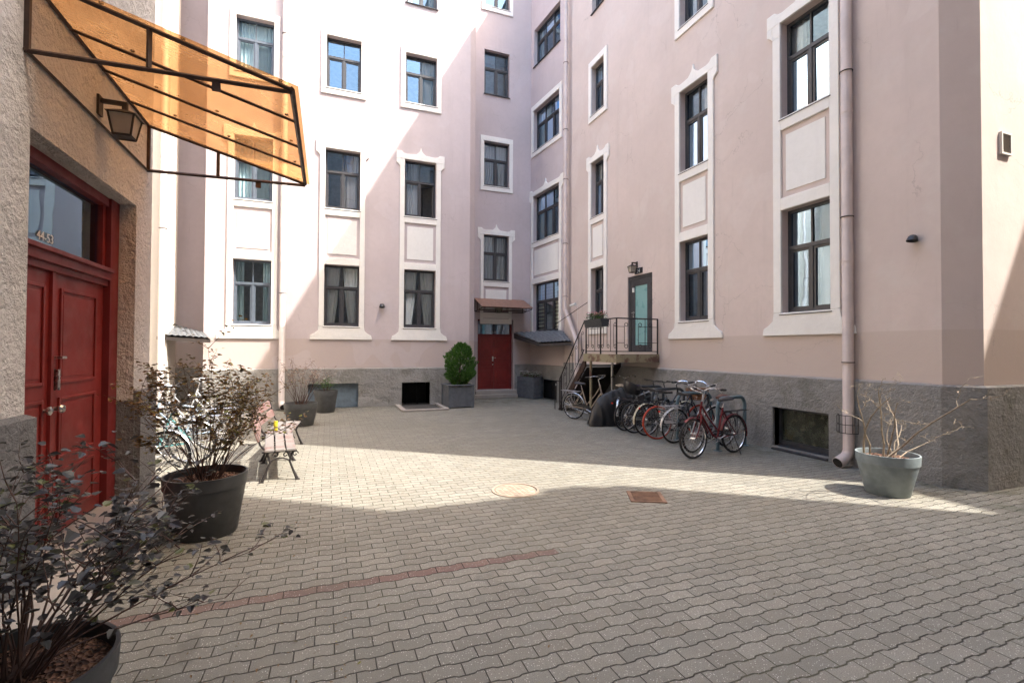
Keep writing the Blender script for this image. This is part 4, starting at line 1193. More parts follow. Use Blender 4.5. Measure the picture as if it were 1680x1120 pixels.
# platform front (along x at y=0) and side (along y at x=0)
P = [(1.20, 0.0), (0.0, 0.0), (0.0, 1.45)]
rail.tube([(1.20, 0, zr), (0, 0, zr), (0.0, 1.45, zr)], 0.016, 6)
rail.tube([(1.20, 0, 1.76), (0, 0, 1.76), (0.0, 1.45, 1.76)], 0.011, 6)
for x, y in ((1.19, 0), (0, 0), (0, 1.45), (0, 0.72)): rail.box(x - 0.014, x + 0.014, y - 0.014, y + 0.014, 1.66, zr)
for k, x in enumerate((0.22, 0.42, 0.62, 0.82, 1.02)):
    if k in (1, 3): bars.tube([(x, 0, 1.76), (x, 0, zr)], 0.008, 5)
    else: scroll(curls, (x, 0, 1.84), (1, 0, 0), 0.62, side=1 if k < 3 else -1)
for k, y in enumerate((0.12, 0.26, 0.42, 0.58, 0.86, 1.0, 1.16, 1.32)):
    if k in (1, 5): bars.tube([(0, y, 1.76), (0, y, zr)], 0.008, 5)
    else: scroll(curls, (0, y, 1.84), (0, 1, 0), 0.62, side=1 if k % 2 else -1)
for z in (1.97, 2.36):
    bars.tube([(0, 0, z), (0.22, 0, z)], 0.006, 4); bars.tube([(0.62, 0, z), (1.19, 0, z)], 0.006, 4)
# stair rail
def sl(q): return (yt + (yb - 0.15 - yt) * q, 2.56 - 1.62 * q)
rail.tube([(0, 1.45, zr), (0, sl(0)[0], sl(0)[1]), (0, *sl(1.0))], 0.016, 6)
rail.tube([(0, sl(0)[0], sl(0)[1] - 0.75), (0, sl(1)[0], sl(1)[1] - 0.75)], 0.011, 6)
rail.box(-0.014, 0.014, sl(1)[0] - 0.014, sl(1)[0] + 0.014, 0.0, sl(1)[1]); rail.box(-0.014, 0.014, sl(0.93)[0] - 0.014, sl(0.93)[0] + 0.014, 0.0, sl(0.93)[1])
for k, q in enumerate((0.1, 0.22, 0.34, 0.46, 0.58, 0.70, 0.82)):
    y, z = sl(q)
    if k % 3 == 1: bars.tube([(0, y, z - 0.75), (0, y, z)], 0.008, 5)
    else: scroll(curls, (0, y, z - 0.68), (0, 1, 0), 0.58, side=1 if k % 2 else -1)
rail.tube([(0, sl(0.97)[0], 0.86), (-0.02, sl(1)[0] + 0.22, 0.86), (-0.02, sl(1)[0] + 0.28, 0.80), (-0.02, sl(1)[0] + 0.28, 0.0)], 0.014, 6)
rail.tube([(-0.02, sl(1)[0] + 0.18, 0.86), (-0.02, sl(1)[0] + 0.18, 0.2)], 0.010, 6)
rail.build('railing', 'iron', o); bars.build('baluster', 'iron', o); curls.build('scrollwork', 'iron', o)
# ------------------------------------------------------------------ leaves and shrubs
def leaf_shape(kind):
    if kind == 'lobed':
        return [(0, 0), (0.16, 0.10), (0.36, 0.14), (0.36, 0.32), (0.44, 0.44), (0.32, 0.58), (0.20, 0.84), (0, 1.0), (-0.20, 0.84), (-0.32, 0.58), (-0.44, 0.44), (-0.36, 0.32), (-0.36, 0.14), (-0.16, 0.10)]
    return [(0, 0), (0.22, 0.3), (0.2, 0.62), (0, 1.0), (-0.2, 0.62), (-0.22, 0.3)]
def add_leaf(m, p, d, nrm, size, kind, rng):
    d = d.normalized()
    s = d.cross(nrm)
    if s.length < 1e-4: s = d.orthogonal()
    s.normalize()
    n = s.cross(d)
    fold, curl = rng.uniform(0.1, 0.45), rng.uniform(-0.1, 0.45)
    pts = [p + (d * y + s * x + n * (abs(x) * fold - curl * y * y)) * size for x, y in leaf_shape(kind)]
    k = len(pts) // 2
    o = len(m.v)
    m.v += [tuple(q) for q in pts]
    m.f.append(tuple(o + i for i in range(0, k + 1)))
    m.f.append(tuple(o + i for i in [0] + list(range(k, len(pts)))))
def shrub(label, cat, loc, seed, nstem, height, spread, nleaf, lsize, mat, stem_mat='stem', kind='lobed', base_r=0.12, lean=(0, 0), name='potted_shrub', twigs=4, leafless=0.12, extra=(), r0=0.006, up=0.75):
    rng = random.Random(seed)
    o = thing(name, label, cat, loc)
    st, lf = MB(), MB()
    anchors = []
    def grow(p, d, L, r, depth):
        n = 7 if depth == 0 else 5
        pts, rad = [p.copy()], [r]
        q, dd = p.copy(), d.normalized()
        for i in range(n):
            dd = (dd + Vector((rng.gauss(0, 0.10), rng.gauss(0, 0.10), rng.gauss(0.0, 0.06) - (0.03 if depth else 0.045 * i / n)))).normalized()
            q = q + dd * (L / n)
            pts.append(q.copy()); rad.append(r * (1 - 0.75 * (i + 1) / n))
            if depth == 0 and i >= n * leafless * 3 and twigs:
                for _ in range(rng.choice((1, 2, 2)) if twigs > 3 else 1):
                    a = rng.uniform(0, 6.283)
                    side = Vector((math.cos(a), math.sin(a), rng.uniform(0.1, 0.8)))
                    grow(q.copy(), dd * 0.5 + side * 0.75, L * rng.uniform(0.16, 0.36), r * 0.5, 1)
            if i >= n * leafless * (2.2 if depth == 0 else 0): anchors.append((q.copy(), dd.copy()))
        st.tube(pts, rad, 5)
        anchors.append((pts[-1].copy(), dd.copy()))
    for k in range(nstem):
        a = rng.uniform(0, 6.283)
        b = base_r * math.sqrt(rng.random())
        p = Vector((math.cos(a) * b, math.sin(a) * b, 0))
        sp = rng.uniform(0.15, 1.0) * spread
        d = Vector((math.cos(a) * sp + lean[0] * rng.uniform(0.3, 1), math.sin(a) * sp + lean[1] * rng.uniform(0.3, 1), up))
        grow(p, d, height * rng.uniform(0.6, 1.05), r0 * rng.uniform(0.7, 1.2), 0)
    for (d, L) in extra:
        grow(Vector((0, 0, 0)), Vector(d), L, r0, 0)
    for i in range(nleaf):
        p, d = anchors[rng.randrange(len(anchors))]
        a = rng.uniform(0, 6.283)
        dd = (d * 0.35 + Vector((math.cos(a), math.sin(a), rng.uniform(-0.45, 0.35)))).normalized()
        nn = Vector((rng.gauss(0, 0.35), rng.gauss(0, 0.35), 1)).normalized()
        s = lsize * rng.uniform(0.55, 1.2)
        add_leaf(lf, p + Vector((rng.gauss(0, 0.02), rng.gauss(0, 0.02), rng.gauss(0, 0.02))), dd, nn, s, kind, rng)
    st.build('stem', stem_mat, o)
    if nleaf: lf.build('foliage', mat, o)
    return o
def round_pot(label, loc, r, h, mat, taper=0.76, lip=0.12, seg=48):
    o = thing('plant_pot', label, 'plant pot', loc, group='round plastic plant pots')
    rb = r * taper
    m = MB()
    m.lathe([(0.0, 0.0), (rb - 0.01, 0.0), (rb, 0.012), (r * 0.955, h - lip), (r * 0.985, h - lip + 0.004), (r, h - 0.012), (r, h), (r - 0.018, h), (r - 0.022, h - 0.02), (r * 0.93, h - 0.09)], seg)
    m.build('pot_wall', mat, o, smooth=True)
    s = MB()
    rng = random.Random(int(h * 1000) + len(label))
    s.v.append((0, 0, h - 0.055))
    rings = 9
    for i in range(1, rings + 1):
        for k in range(40):
            a = 2 * math.pi * k / 40
            q = r * 0.945 * i / rings
            s.v.append((q * math.cos(a), q * math.sin(a), h - 0.075 + 0.02 * (1 - i / rings) + rng.uniform(-0.014, 0.018) * (i < rings)))
    s.f = [(0, 1 + k, 1 + (k + 1) % 40) for k in range(40)]
    for i in range(rings - 1):
        for k in range(40):
            s.f.append((1 + i * 40 + k, 1 + (i + 1) * 40 + k, 1 + (i + 1) * 40 + (k + 1) % 40, 1 + i * 40 + (k + 1) % 40))
    s.build('soil', 'soil', o)
    return o
round_pot('big black pot in the bottom left corner with dark mulch', (-1.24, 2.66, 0), 0.365, 0.45, 'pot')
shrub('dense purple-leaved shrub filling the bottom left corner', 'shrub', (-1.24, 2.66, 0.40), 11, 34, 0.90, 0.70, 2300, 0.042, 'leaf_purple', lean=(0.02, 0.08),
      extra=(((0.9, 0.35, 0.42), 0.95), ((0.75, 0.6, 0.55), 0.9), ((0.95, 0.1, 0.5), 0.75), ((0.3, 0.8, 0.75), 1.05), ((0.6, 0.8, 0.4), 0.8), ((0.85, 0.5, 0.28), 0.85)))
round_pot('large black pot beside the door step, bronze shrub in it', (-1.10, 5.46, 0), 0.36, 0.58, 'pot')
shrub('tall bronze-leaved shrub in the black pot beside the door step', 'shrub', (-1.10, 5.46, 0.51), 23, 32, 1.02, 0.58, 3200, 0.040, 'leaf_bronze', lean=(0.02, 0.0), leafless=0.16,
      extra=(((0.02, 0.05, 1.0), 1.32), ((0.42, 0.0, 0.9), 1.05), ((-0.45, 0.0, 0.85), 1.0)))
round_pot('grey pot with twiggy brown shrub between bench and drainpipe', (-0.58, 12.25, 0), 0.37, 0.53, 'pot_grey')
shrub('twiggy shrub with pale brown leaves in the grey pot beyond the benches', 'shrub', (-0.58, 12.25, 0.47), 31, 30, 0.95, 0.42, 850, 0.05, 'leaf_pale', kind='oval', leafless=0.2, twigs=3)
round_pot('smaller grey pot half hidden behind the twiggy shrub', (-0.05, 14.55, 0), 0.32, 0.62, 'pot_grey')
shrub('low green flowering plant in the smaller grey pot', 'plant', (-0.05, 14.55, 0.55), 37, 14, 0.42, 0.7, 260, 0.06, 'leaf_mid', kind='oval', leafless=0.05, twigs=2)
round_pot('blue-grey pot with a bare branching shrub at the right wall', (6.64, 3.98, 0), 0.335, 0.51, 'pot_blue', taper=0.70)
def bare_shrub(label, loc, seed):
    rng = random.Random(seed)
    o = thing('bare_shrub', label, 'shrub', loc)
    m = MB()
    def twig(p, d, L, r, depth):
        n = 5
        pts, rad = [p.copy()], [r]
        q, dd = p.copy(), d.normalized()
        for i in range(n):
            k = 0.16 if depth == 0 else 0.38
            dd = (dd + Vector((rng.gauss(0, k), rng.gauss(0, k), rng.gauss(0, k * 0.7)))).normalized()
            q = q + dd * (L / n)
            pts.append(q.copy()); rad.append(max(0.0018, r * (1 - 0.6 * (i + 1) / n)))
            if depth < 3 and i >= (2 if depth == 0 else 1) and rng.random() < 0.75:
                a = rng.uniform(0, 6.283)
                twig(q.copy(), dd * 0.6 + Vector((math.cos(a), math.sin(a), rng.uniform(-0.2, 0.7))) * 0.8, L * rng.uniform(0.25, 0.45), rad[-1] * 0.65, depth + 1)
        m.tube(pts, rad, 6)
    F = Vector((0.93, -0.36, 0))
    for (u, z, L, r, px) in ((-0.38, 0.9, 0.85, 0.012, -0.20), (-0.12, 0.95, 0.95, 0.012, -0.12), (-0.28, 1.0, 1.0, 0.013, -0.25), (0.12, 0.9, 0.85, 0.011, 0.0),
                             (0.62, 0.78, 1.15, 0.016, -0.08), (0.5, 0.85, 0.9, 0.010, 0.1), (0.35, 0.6, 0.5, 0.010, 0.12), (0.8, 0.45, 0.7, 0.009, 0.15), (0.1, 0.9, 0.5, 0.009, 0.05)):
        twig(F * px + Vector((0, rng.uniform(-0.08, 0.08), 0)), F * u + Vector((0, rng.uniform(-0.25, 0.15), z)), L, r, 0)
    m.build('branch', 'twig', o)
bare_shrub('leafless pale branching shrub in the blue-grey pot by the right wall', (6.64, 3.98, 0.45), 5)

# thuja in a square planter
o = thing('planter_box', 'square grey wooden planter beside the far red door', 'planter', (3.80, 14.62, 0), math.radians(3))
m = MB()
for s in (-1, 1):
    m.box(-0.36, 0.36, s * 0.36 - 0.02, s * 0.36 + 0.02, 0.03, 0.66); m.box(s * 0.36 - 0.02, s * 0.36 + 0.02, -0.34, 0.34, 0.03, 0.66)
    for q in (-1, 1): m.box(s * 0.37 - 0.035, s * 0.37 + 0.035, q * 0.37 - 0.035, q * 0.37 + 0.035, 0.0, 0.68)
for s in (-1, 1):
    m.box(-0.42, 0.42, s * 0.38 - 0.05, s * 0.38 + 0.05, 0.681, 0.71); m.box(s * 0.38 - 0.05, s * 0.38 + 0.05, -0.33, 0.33, 0.681, 0.71)
m.build('box_wall', 'box_grey', o, bevel=0.006)
m = MB(); m.box(-0.34, 0.34, -0.34, 0.34, 0.58, 0.63); m.build('soil', 'soil', o)
o = thing('thuja_bush', 'rounded bright green thuja in the square grey planter', 'bush', (3.86, 14.62, 0.63))
m = MB(); m.tube([(0, 0, 0), (0.01, 0, 0.5), (0.04, 0, 1.0)], [0.035, 0.025, 0.01], 8); m.build('trunk', 'stem', o)
rng = random.Random(8)
m = MB()
lob = [(rng.uniform(0, 6.28), rng.uniform(0.08, 1.0), rng.uniform(0.10, 0.22)) for _ in range(46)]
for _ in range(2100):                                              # flat upright fans, each a sprig of small leaves
    a, z = rng.uniform(0, 6.283), rng.random() ** 0.9
    prof = 0.54 * max(0.0, math.sin(math.pi * min(1, 0.09 + z * 0.9))) ** 0.55
    b = sum(w * max(0, 1 - ((((a - la + 3.1416) % 6.2832) - 3.1416) / 0.5) ** 2 - ((z - lz) / 0.12) ** 2) for la, lz, w in lob)
    rr_ = prof * (0.62 + 0.9 * min(b, 0.36)) * (1 - 0.45 * rng.random() ** 2.2)
    p = Vector((math.cos(a) * rr_ + 0.06 * z, math.sin(a) * rr_, z * 1.30))
    d = Vector((math.cos(a) * 0.8 + rng.gauss(0, 0.25), math.sin(a) * 0.8 + rng.gauss(0, 0.25), rng.uniform(0.5, 1.4))).normalized()
    s = d.cross(Vector((rng.gauss(0, 1), rng.gauss(0, 1), rng.gauss(0, 1)))).normalized()
    L = rng.uniform(0.06, 0.13)
    for i in range(9):
        q = (i // 2 + 1) / 5
        sd = (1 if i % 2 else -1) * (0.9 - 0.5 * q)
        dd = d * (0.7 + 0.3 * q) + s * sd if i < 8 else d
        add_leaf(m, p + d * (L * q * 0.8), dd, d.cross(s) + s * rng.uniform(-0.5, 0.5), L * rng.uniform(0.32, 0.5), 'oval', rng)
m.build('foliage', 'leaf_green', o)

# slatted planter with white flowers, flower trough on the rail
def flower_patch(label, cat, loc, rz, sx, sy, seed, leaf_n, flo_n, pet, name, hgt=0.13):
    rng = random.Random(seed)
    o = thing(name, label, cat, loc, rz)
    lf, fl, st = MB(), MB(), MB()
    for _ in range(leaf_n):
        p = Vector((rng.uniform(-sx, sx), rng.uniform(-sy, sy), rng.uniform(0.0, hgt)))
        a = rng.uniform(0, 6.28)
        add_leaf(lf, p, Vector((math.cos(a), math.sin(a), rng.uniform(0, 0.9))), Vector((rng.gauss(0, 0.5), rng.gauss(0, 0.5), 1)), rng.uniform(0.03, 0.07), 'oval', rng)
    for _ in range(flo_n):
        p = Vector((rng.uniform(-sx, sx), rng.uniform(-sy, sy), rng.uniform(hgt * 0.7, hgt * 1.35)))
        st.tube([(p.x * 0.9, p.y * 0.9, 0), p], 0.003, 3)
        for k in range(5):
            a = k * 1.2566 + rng.uniform(-0.2, 0.2)
            add_leaf(fl, p, Vector((math.cos(a), math.sin(a), 0.25)), Vector((0, 0, 1)), rng.uniform(0.03, 0.045), 'oval', rng)
    st.build('stem', 'stem', o); lf.build('foliage', 'leaf_mid', o); fl.build('flower', pet, o)
o = thing('planter_box', 'low slatted dark grey planter beside the cellar door', 'planter', (7.02, 16.4, 0), math.radians(-72))
m = MB()
for k in range(5): 
    z = 0.02 + k * 0.155
    for s in (-1, 1):
        m.box(-0.46, 0.46, s * 0.22 - 0.012, s * 0.22 + 0.012, z, z + 0.145); m.box(s * 0.46 - 0.012, s * 0.46 + 0.012, -0.205, 0.205, z, z + 0.145)
m.build('box_wall', 'box_grey', o, bevel=0.005)
m = MB(); m.box(-0.44, 0.44, -0.2, 0.2, 0.68, 0.72); m.build('soil', 'soil', o)
flower_patch('small white flowers in the low slatted planter', 'flowers', (7.02, 16.4, 0.73), math.radians(-72), 0.44, 0.2, 4, 300, 110, 'petal_white', 'white_flowers', 0.2)
o = thing('flower_trough', 'dark green trough hung on the stair rail', 'planter', (6.38, 10.62, 2.38))
m = MB()
m.prism([(-0.13, 0.19), (-0.09, 0.0), (0.09, 0.0), (0.13, 0.19)], -0.42, 0.42, lambda u, z, d_: (u, d_, z))
m.build('trough', 'pot', o)
flower_patch('pink and white flowers in the trough on the stair rail', 'flowers', (6.38, 10.62, 2.56), math.pi / 2, 0.40, 0.12, 6, 300, 70, 'petal_pink', 'pink_flowers', 0.16)

# ------------------------------------------------------------------ benches
def bench(label, loc, rz, L):
    """park bench; local x = front, local y = length; cast iron ends"""
    o = thing('park_bench', label, 'bench', loc, rz, group='slatted park benches')
    for k in range(3):
        m = MB(); x = 0.03 + k * 0.135
        m.box(x, x + 0.115, 0, L, 0.405, 0.435)
        m.build('seat_slat', 'bench_wood', o, bevel=0.006)
    for k in range(2):
        m = MB(); z = 0.55 + k * 0.16; x = -0.055 - k * 0.055
        m.box(0, 0.028, 0, L, 0, 0.12, lambda a, b, c, x=x, z=z: (x + a - c * 0.33, b, z + c))
        m.build('back_slat', 'bench_back', o, bevel=0.006)
    for y in (0.05, L - 0.05):
        m = MB()
        m.tube([(0.0, y, 0.40), (0.43, y, 0.40)], 0.013, 6)
        m.tube([(0.0, y, 0.0), (0.05, y, 0.12), (0.10, y, 0.26), (0.06, y, 0.40)], [0.022, 0.016, 0.014, 0.014], 7)
        m.tube([(0.44, y, 0.0), (0.39, y, 0.12), (0.34, y, 0.26), (0.38, y, 0.40)], [0.022, 0.016, 0.014, 0.014], 7)
        m.tube([(0.06, y, 0.40), (-0.02, y, 0.50), (-0.07, y, 0.66), (-0.13, y, 0.86)], 0.013, 6)
        m.tube([(0.10, y, 0.27), (0.18, y, 0.31), (0.26, y, 0.31), (0.34, y, 0.27)], 0.010, 6)
        for (cx, cz, r_, s) in ((0.41, 0.355, 0.04, 1), (0.17, 0.355, 0.04, -1), (0.29, 0.35, 0.035, 1)):
            m.tube([(cx + s * r_ * (1 - i / 22) * math.cos(i * 0.42), y, cz + r_ * (1 - i / 22) * math.sin(i * 0.42)) for i in range(16)], 0.008, 5)
        m.box(-0.03, 0.03, y - 0.03, y + 0.03, 0, 0.012); m.box(0.41, 0.47, y - 0.03, y + 0.03, 0, 0.012)
        m.build('bench_end', 'iron', o, smooth=True)
    return o
bench('nearer worn red bench, half in the sun patch', (-0.81, 7.15, 0), math.radians(5.5), 1.32)
bench('farther worn red bench in the shade behind the sunny one', (-0.98, 8.52, 0), math.radians(-4), 1.42)
o = thing('drink_can', 'yellow drink can standing on the farther bench', 'can', (-0.80, 8.85, 0.436))
m = MB(); m.lathe([(0.0, 0.0), (0.028, 0.0), (0.033, 0.012), (0.033, 0.145), (0.027, 0.162)], 18); m.build('can_body', 'yellow_can', o, smooth=True) if False else None
M['yellow_can'] = plain('yellow_can_paint', (0.60, 0.50, 0.04), 0.3, 0.3)
m.build('can_body', 'yellow_can', o, smooth=True)
m = MB(); m.lathe([(0.0, 0.160), (0.026, 0.163), (0.028, 0.158)], 18); m.build('lid', 'chrome', o)

# ------------------------------------------------------------------ bicycles
BK = {}
def paint(name, col, rough=0.3):
    if name not in BK: BK[name] = plain(name, col, rough, 0.15, var=0.06)
    return BK[name]
def bicycle(label, rear, front, colr, R=0.335, wb=1.03, step=True, bars='city', fend=None, rack=True, saddle='black_plastic', tyre='rubber', rim='alloy', lean=0.0, basket=None, seat_box=False, steer=0.0, fork=None, light=True, group='bicycles parked along the right wall', guard=True, lowres=False):
    rx, ry = rear
    ang = math.atan2(front[1] - ry, front[0] - rx)
    o = thing('bicycle', label, 'bicycle', (rx, ry, 0), ang, group=group)
    o.rotation_euler = (lean, 0, ang)
    pm = paint(*colr)
    sg = 28 if lowres else 44
    BB, ST, HT, HL = Vector((0.44, 0, 0.29)), Vector((0.27, 0, 0.80)), Vector((0.80, 0, 0.93)), Vector((0.85, 0, 0.74))
    RA, FA = Vector((0, 0, R)), Vector((wb, 0, R))
    def wheel(c, turn):
        h = MB()
        h.tube([(c[0] + (R - 0.035) * math.cos(a), 0, c[2] + (R - 0.035) * math.sin(a)) for a in [2 * math.pi * i / sg for i in range(sg)]], 0.013, 6, closed=True)
        h.tube([(c[0], -0.05, c[2]), (c[0], 0.05, c[2])], 0.024, 8)
        w = h.build('wheel', rim, o, smooth=True)
        t = MB()
        t.tube([(c[0] + (R - 0.019) * math.cos(a), 0, c[2] + (R - 0.019) * math.sin(a)) for a in [2 * math.pi * i / sg for i in range(sg)]], 0.021, 8, closed=True)
        t.build('tyre', tyre, w, smooth=True)
        s = MB()
        for i in range(28):
            a = 2 * math.pi * i / 28
            sd = 0.035 if i % 2 else -0.035
            b = a + (0.5 if (i // 2) % 2 else -0.5)
            s.tube([(c[0] + 0.022 * math.cos(b), sd, c[2] + 0.022 * math.sin(b)), (c[0] + (R - 0.04) * math.cos(a), 0, c[2] + (R - 0.04) * math.sin(a))], 0.0016, 3)
        s.build('spoke', 'chrome', w)
        return w
    wheel(RA, 0); wheel(FA, steer)
    f = MB()
    f.tube([BB, ST], 0.016, 8)
    if step:
        f.tube([HL, (0.68, 0, 0.52), (0.56, 0, 0.36), BB], 0.019, 8); f.tube([HT + Vector((0.01, 0, -0.06)), (0.66, 0, 0.66), (0.48, 0, 0.48), BB + (ST - BB) * 0.22], 0.014, 8)
    else:
        f.tube([HL, BB], 0.019, 8); f.tube([HT + Vector((0.01, 0, -0.04)), ST + Vector((0.01, 0, -0.04))], 0.016, 8)
    f.tube([HT, HL], 0.020, 8)
    for s in (-0.05, 0.05):
        f.tube([BB + Vector((0, s * 0.6, 0)), RA + Vector((0, s, 0))], 0.010, 6)
        f.tube([ST + Vector((0.02, s * 0.3, -0.07)), RA + Vector((0, s, 0))], 0.009, 6)
    f.build('frame', pm, o, smooth=True)
    k = MB()
    for s in (-0.05, 0.05): k.tube([HL + Vector((0.005, s * 0.5, -0.02)), (0.90, s, 0.60), (0.97, s, R + 0.1), FA + Vector((0, s, 0))], [0.015, 0.013, 0.011, 0.009], 6)
    k.build('fork', fork or pm, o, smooth=True)
    h = MB(); gr = MB()
    h.tube([HT, HT + Vector((-0.035, 0, 0.13)), HT + Vector((0.01, 0, 0.15))], 0.012, 6)
    b0 = HT + Vector((0.0, 0, 0.15))
    if bars == 'city':
        for s in (-1, 1):
            pts = [b0, b0 + Vector((0.06, s * 0.07, 0.03)), b0 + Vector((0.06, s * 0.17, 0.07)), b0 + Vector((0.0, s * 0.25, 0.08)), b0 + Vector((-0.10, s * 0.285, 0.06)), b0 + Vector((-0.22, s * 0.29, 0.045))]
            h.tube(pts, 0.011, 6); gr.tube([pts[-2], pts[-1]], 0.016, 7)
            h.tube([pts[-2] + Vector((0.04, 0, 0)), pts[-2] + Vector((-0.04, 0, -0.05))], 0.005, 4)
    else:
        for s in (-1, 1):
            pts = [b0, b0 + Vector((0.0, s * 0.16, 0.02)), b0 + Vector((-0.03, s * 0.30, 0.02))]
            h.tube(pts, 0.012, 6); gr.tube([pts[1] + (pts[2] - pts[1]) * 0.3, pts[2]], 0.016, 7)
            h.tube([pts[1] + Vector((0.03, 0, -0.01)), pts[2] + Vector((0.05, 0, -0.03))], 0.005, 4)
    hb_ = h.build('handlebar', 'chrome' if bars == 'city' else 'black_plastic', o, smooth=True)
    gr.build('grip', 'black_plastic', hb_, smooth=True)
    if light:
        l = MB(); l.tube([(0.91, 0, 0.80), (0.965, 0, 0.80)], [0.022, 0.034], 10); l.build('headlight', 'chrome', o)
        l = MB(); l.box(-0.40 if rack else -0.35, -0.388 if rack else -0.338, -0.022, 0.022, 0.62, 0.65); l.build('tail_light', M.setdefault('red_lens', plain('red_lens', (0.55, 0.03, 0.02), 0.2, var=0.05)), o)
    s = MB()
    n = 12
    SP = ST + (ST - BB).normalized() * 0.11
    s.v, s.f = [], []
    for i in range(n + 1):
        q = i / n
        w = 0.095 * (1 - q) ** 0.75 + 0.022
        x = SP.x - 0.13 + 0.27 * q
        z = SP.z + 0.03 + 0.02 * (1 - q) ** 2 - 0.006 * q
        for kx in range(9):
            a = math.pi * kx / 8
            s.v.append((x, w * math.cos(a), z + 0.028 * math.sin(a)))
        for kx in range(5):
            a = math.pi * kx / 4
            s.v.append((x, -w * math.cos(a) * 0.95, z - 0.035 * math.sin(a) * (0.5 + 0.5 * (1 - q))))
    for i in range(n):
        for kx in range(14):
            s.f.append((i * 14 + kx, i * 14 + (kx + 1) % 14, (i + 1) * 14 + (kx + 1) % 14, (i + 1) * 14 + kx))
    s.f += [tuple(range(13, -1, -1)), tuple(n * 14 + kx for kx in range(14))]
    so = s.build('saddle', saddle, o, smooth=True)
    p = MB(); p.tube([ST, SP + Vector((0, 0, 0.02))], 0.012, 8); p.build('seat_post', 'chrome', so)
    if fend:
        for (c, a0, a1) in ((RA, 0.25, 3.35), (FA, 0.95, 3.0)):
            m = MB()
            q = 20
            for i in range(q + 1):
                a = a0 + (a1 - a0) * i / q
                for (y, dr) in ((-0.028, -0.012), (-0.014, 0.0), (0.014, 0.0), (0.028, -0.012)):
                    rr_ = R + 0.024 + dr
                    m.v.append((c.x + rr_ * math.cos(a), y, c.z + rr_ * math.sin(a)))
            m.f = [(4 * i + j, 4 * i + j + 1, 4 * i + j + 5, 4 * i + j + 4) for i in range(q) for j in range(3)]
            for s in (-0.04, 0.04):
                a = a1 - 0.35
                m.tube([(c.x, s, c.z), (c.x + (R + 0.02) * math.cos(a), s * 0.6, c.z + (R + 0.02) * math.sin(a))], 0.003, 4)
            m.build('mudguard', fend, o, smooth=True)
    if rack:
        m = MB()
        for s in (-0.06, 0.0, 0.06): m.tube([(0.20, s, 0.725), (-0.36, s, 0.735)], 0.005, 5)
        for x in (-0.36, -0.2, -0.04, 0.12): m.tube([(x, -0.062, 0.733), (x, 0.062, 0.733)], 0.005, 5)
        for s in (-0.07, 0.07): m.tube([(-0.22, s, 0.73), (0.0, s, R)], 0.005, 5); m.tube([(-0.02, s, 0.73), (0.0, s, R)], 0.005, 5)
        m.build('luggage_rack', rack if isinstance(rack, str) else 'iron', o)
    m = MB()
    m.tube([(BB.x, -0.05, BB.z), (BB.x, 0.06, BB.z)], 0.02, 8)
    m.tube([(BB.x + 0.09 * math.cos(a), -0.045, BB.z + 0.09 * math.sin(a)) for a in [2 * math.pi * i / 20 for i in range(20)]], 0.006, 4, closed=True)
    m.tube([(BB.x, -0.06, BB.z), (BB.x + 0.16, -0.07, BB.z - 0.06)], 0.009, 5); m.tube([(BB.x, 0.06, BB.z), (BB.x - 0.16, 0.07, BB.z + 0.06)], 0.009, 5)
    m.tube([(BB.x, -0.045, BB.z + 0.09), (0.0, -0.045, R + 0.035)], 0.004, 4); m.tube([(BB.x, -0.045, BB.z - 0.09), (0.0, -0.045, R - 0.035)], 0.004, 4)
    cr = m.build('crank', 'alloy', o)
    m = MB(); m.box(BB.x + 0.12, BB.x + 0.20, -0.17, -0.075, BB.z - 0.075, BB.z - 0.05); m.build('pedal', 'black_plastic', cr)
    m = MB(); m.box(BB.x - 0.20, BB.x - 0.12, 0.075, 0.17, BB.z + 0.05, BB.z + 0.075); m.build('pedal', 'black_plastic', cr)
    if guard:
        m = MB(); m.prism([(BB.x + 0.11, BB.z - 0.02), (BB.x + 0.08, BB.z + 0.10), (BB.x - 0.02, BB.z + 0.12), (0.0, R + 0.055), (-0.05, R), (0.0, R + 0.025), (BB.x - 0.05, BB.z + 0.04)], -0.062, -0.052, lambda u, z, d_: (u, d_, z)); m.build('chain_guard', 'black_plastic', o)
    k_ = MB(); k_.tube([(0.06, 0.05, R - 0.02), (0.12, 0.22, 0.01)], 0.008, 5); k_.build('kickstand', 'iron', o)
    if basket:
        m = MB()
        bx, bz, w_, d2, hh = basket[1:]
        for j in range(7):
            z = bz + hh * j / 6
            e = 1 + 0.15 * j / 6
            m.tube([(bx - d2 * e, -w_ * e, z), (bx + d2 * e, -w_ * e, z), (bx + d2 * e, w_ * e, z), (bx - d2 * e, w_ * e, z)], 0.011 if basket[0] != 'alloy' else 0.004, 4, closed=True)
        for i in range(7):
            q = -1 + 2 * i / 6
            for (A, B) in (((q * d2, -w_), None), ((q * d2, w_), None), ((-d2, q * w_), None), ((d2, q * w_), None)):
                m.tube([(bx + A[0], A[1], bz), (bx + A[0] * 1.15, A[1] * 1.15, bz + hh)], 0.007 if basket[0] != 'alloy' else 0.003, 4)
        m.box(bx - d2, bx + d2, -w_, w_, bz - 0.006, bz)
        m.build('basket', basket[0], o)
    if seat_box:
        m = MB()
        prof = [(0.0, 0.0), (0.15, 0.0), (0.19, 0.05), (0.20, 0.16), (0.185, 0.22)]
        m.lathe(prof + [(0.17, 0.22), (0.17, 0.06), (0.0, 0.03)], 24, (0.16, 0, 0.80))
        m.v = [(x * 1.0, y, z + max(0, -(x - 0.16)) * 0.5) for x, y, z in m.v]
        cs = m.build('child_seat', 'black_plastic', o, smooth=True)
        q = MB(); q.lathe([(0.0, 0.10), (0.10, 0.12), (0.155, 0.18), (0.165, 0.215)], 20, (0.16, 0, 0.80))
        q.v = [(x, y, z + max(0, -(x - 0.16)) * 0.5) for x, y, z in q.v]
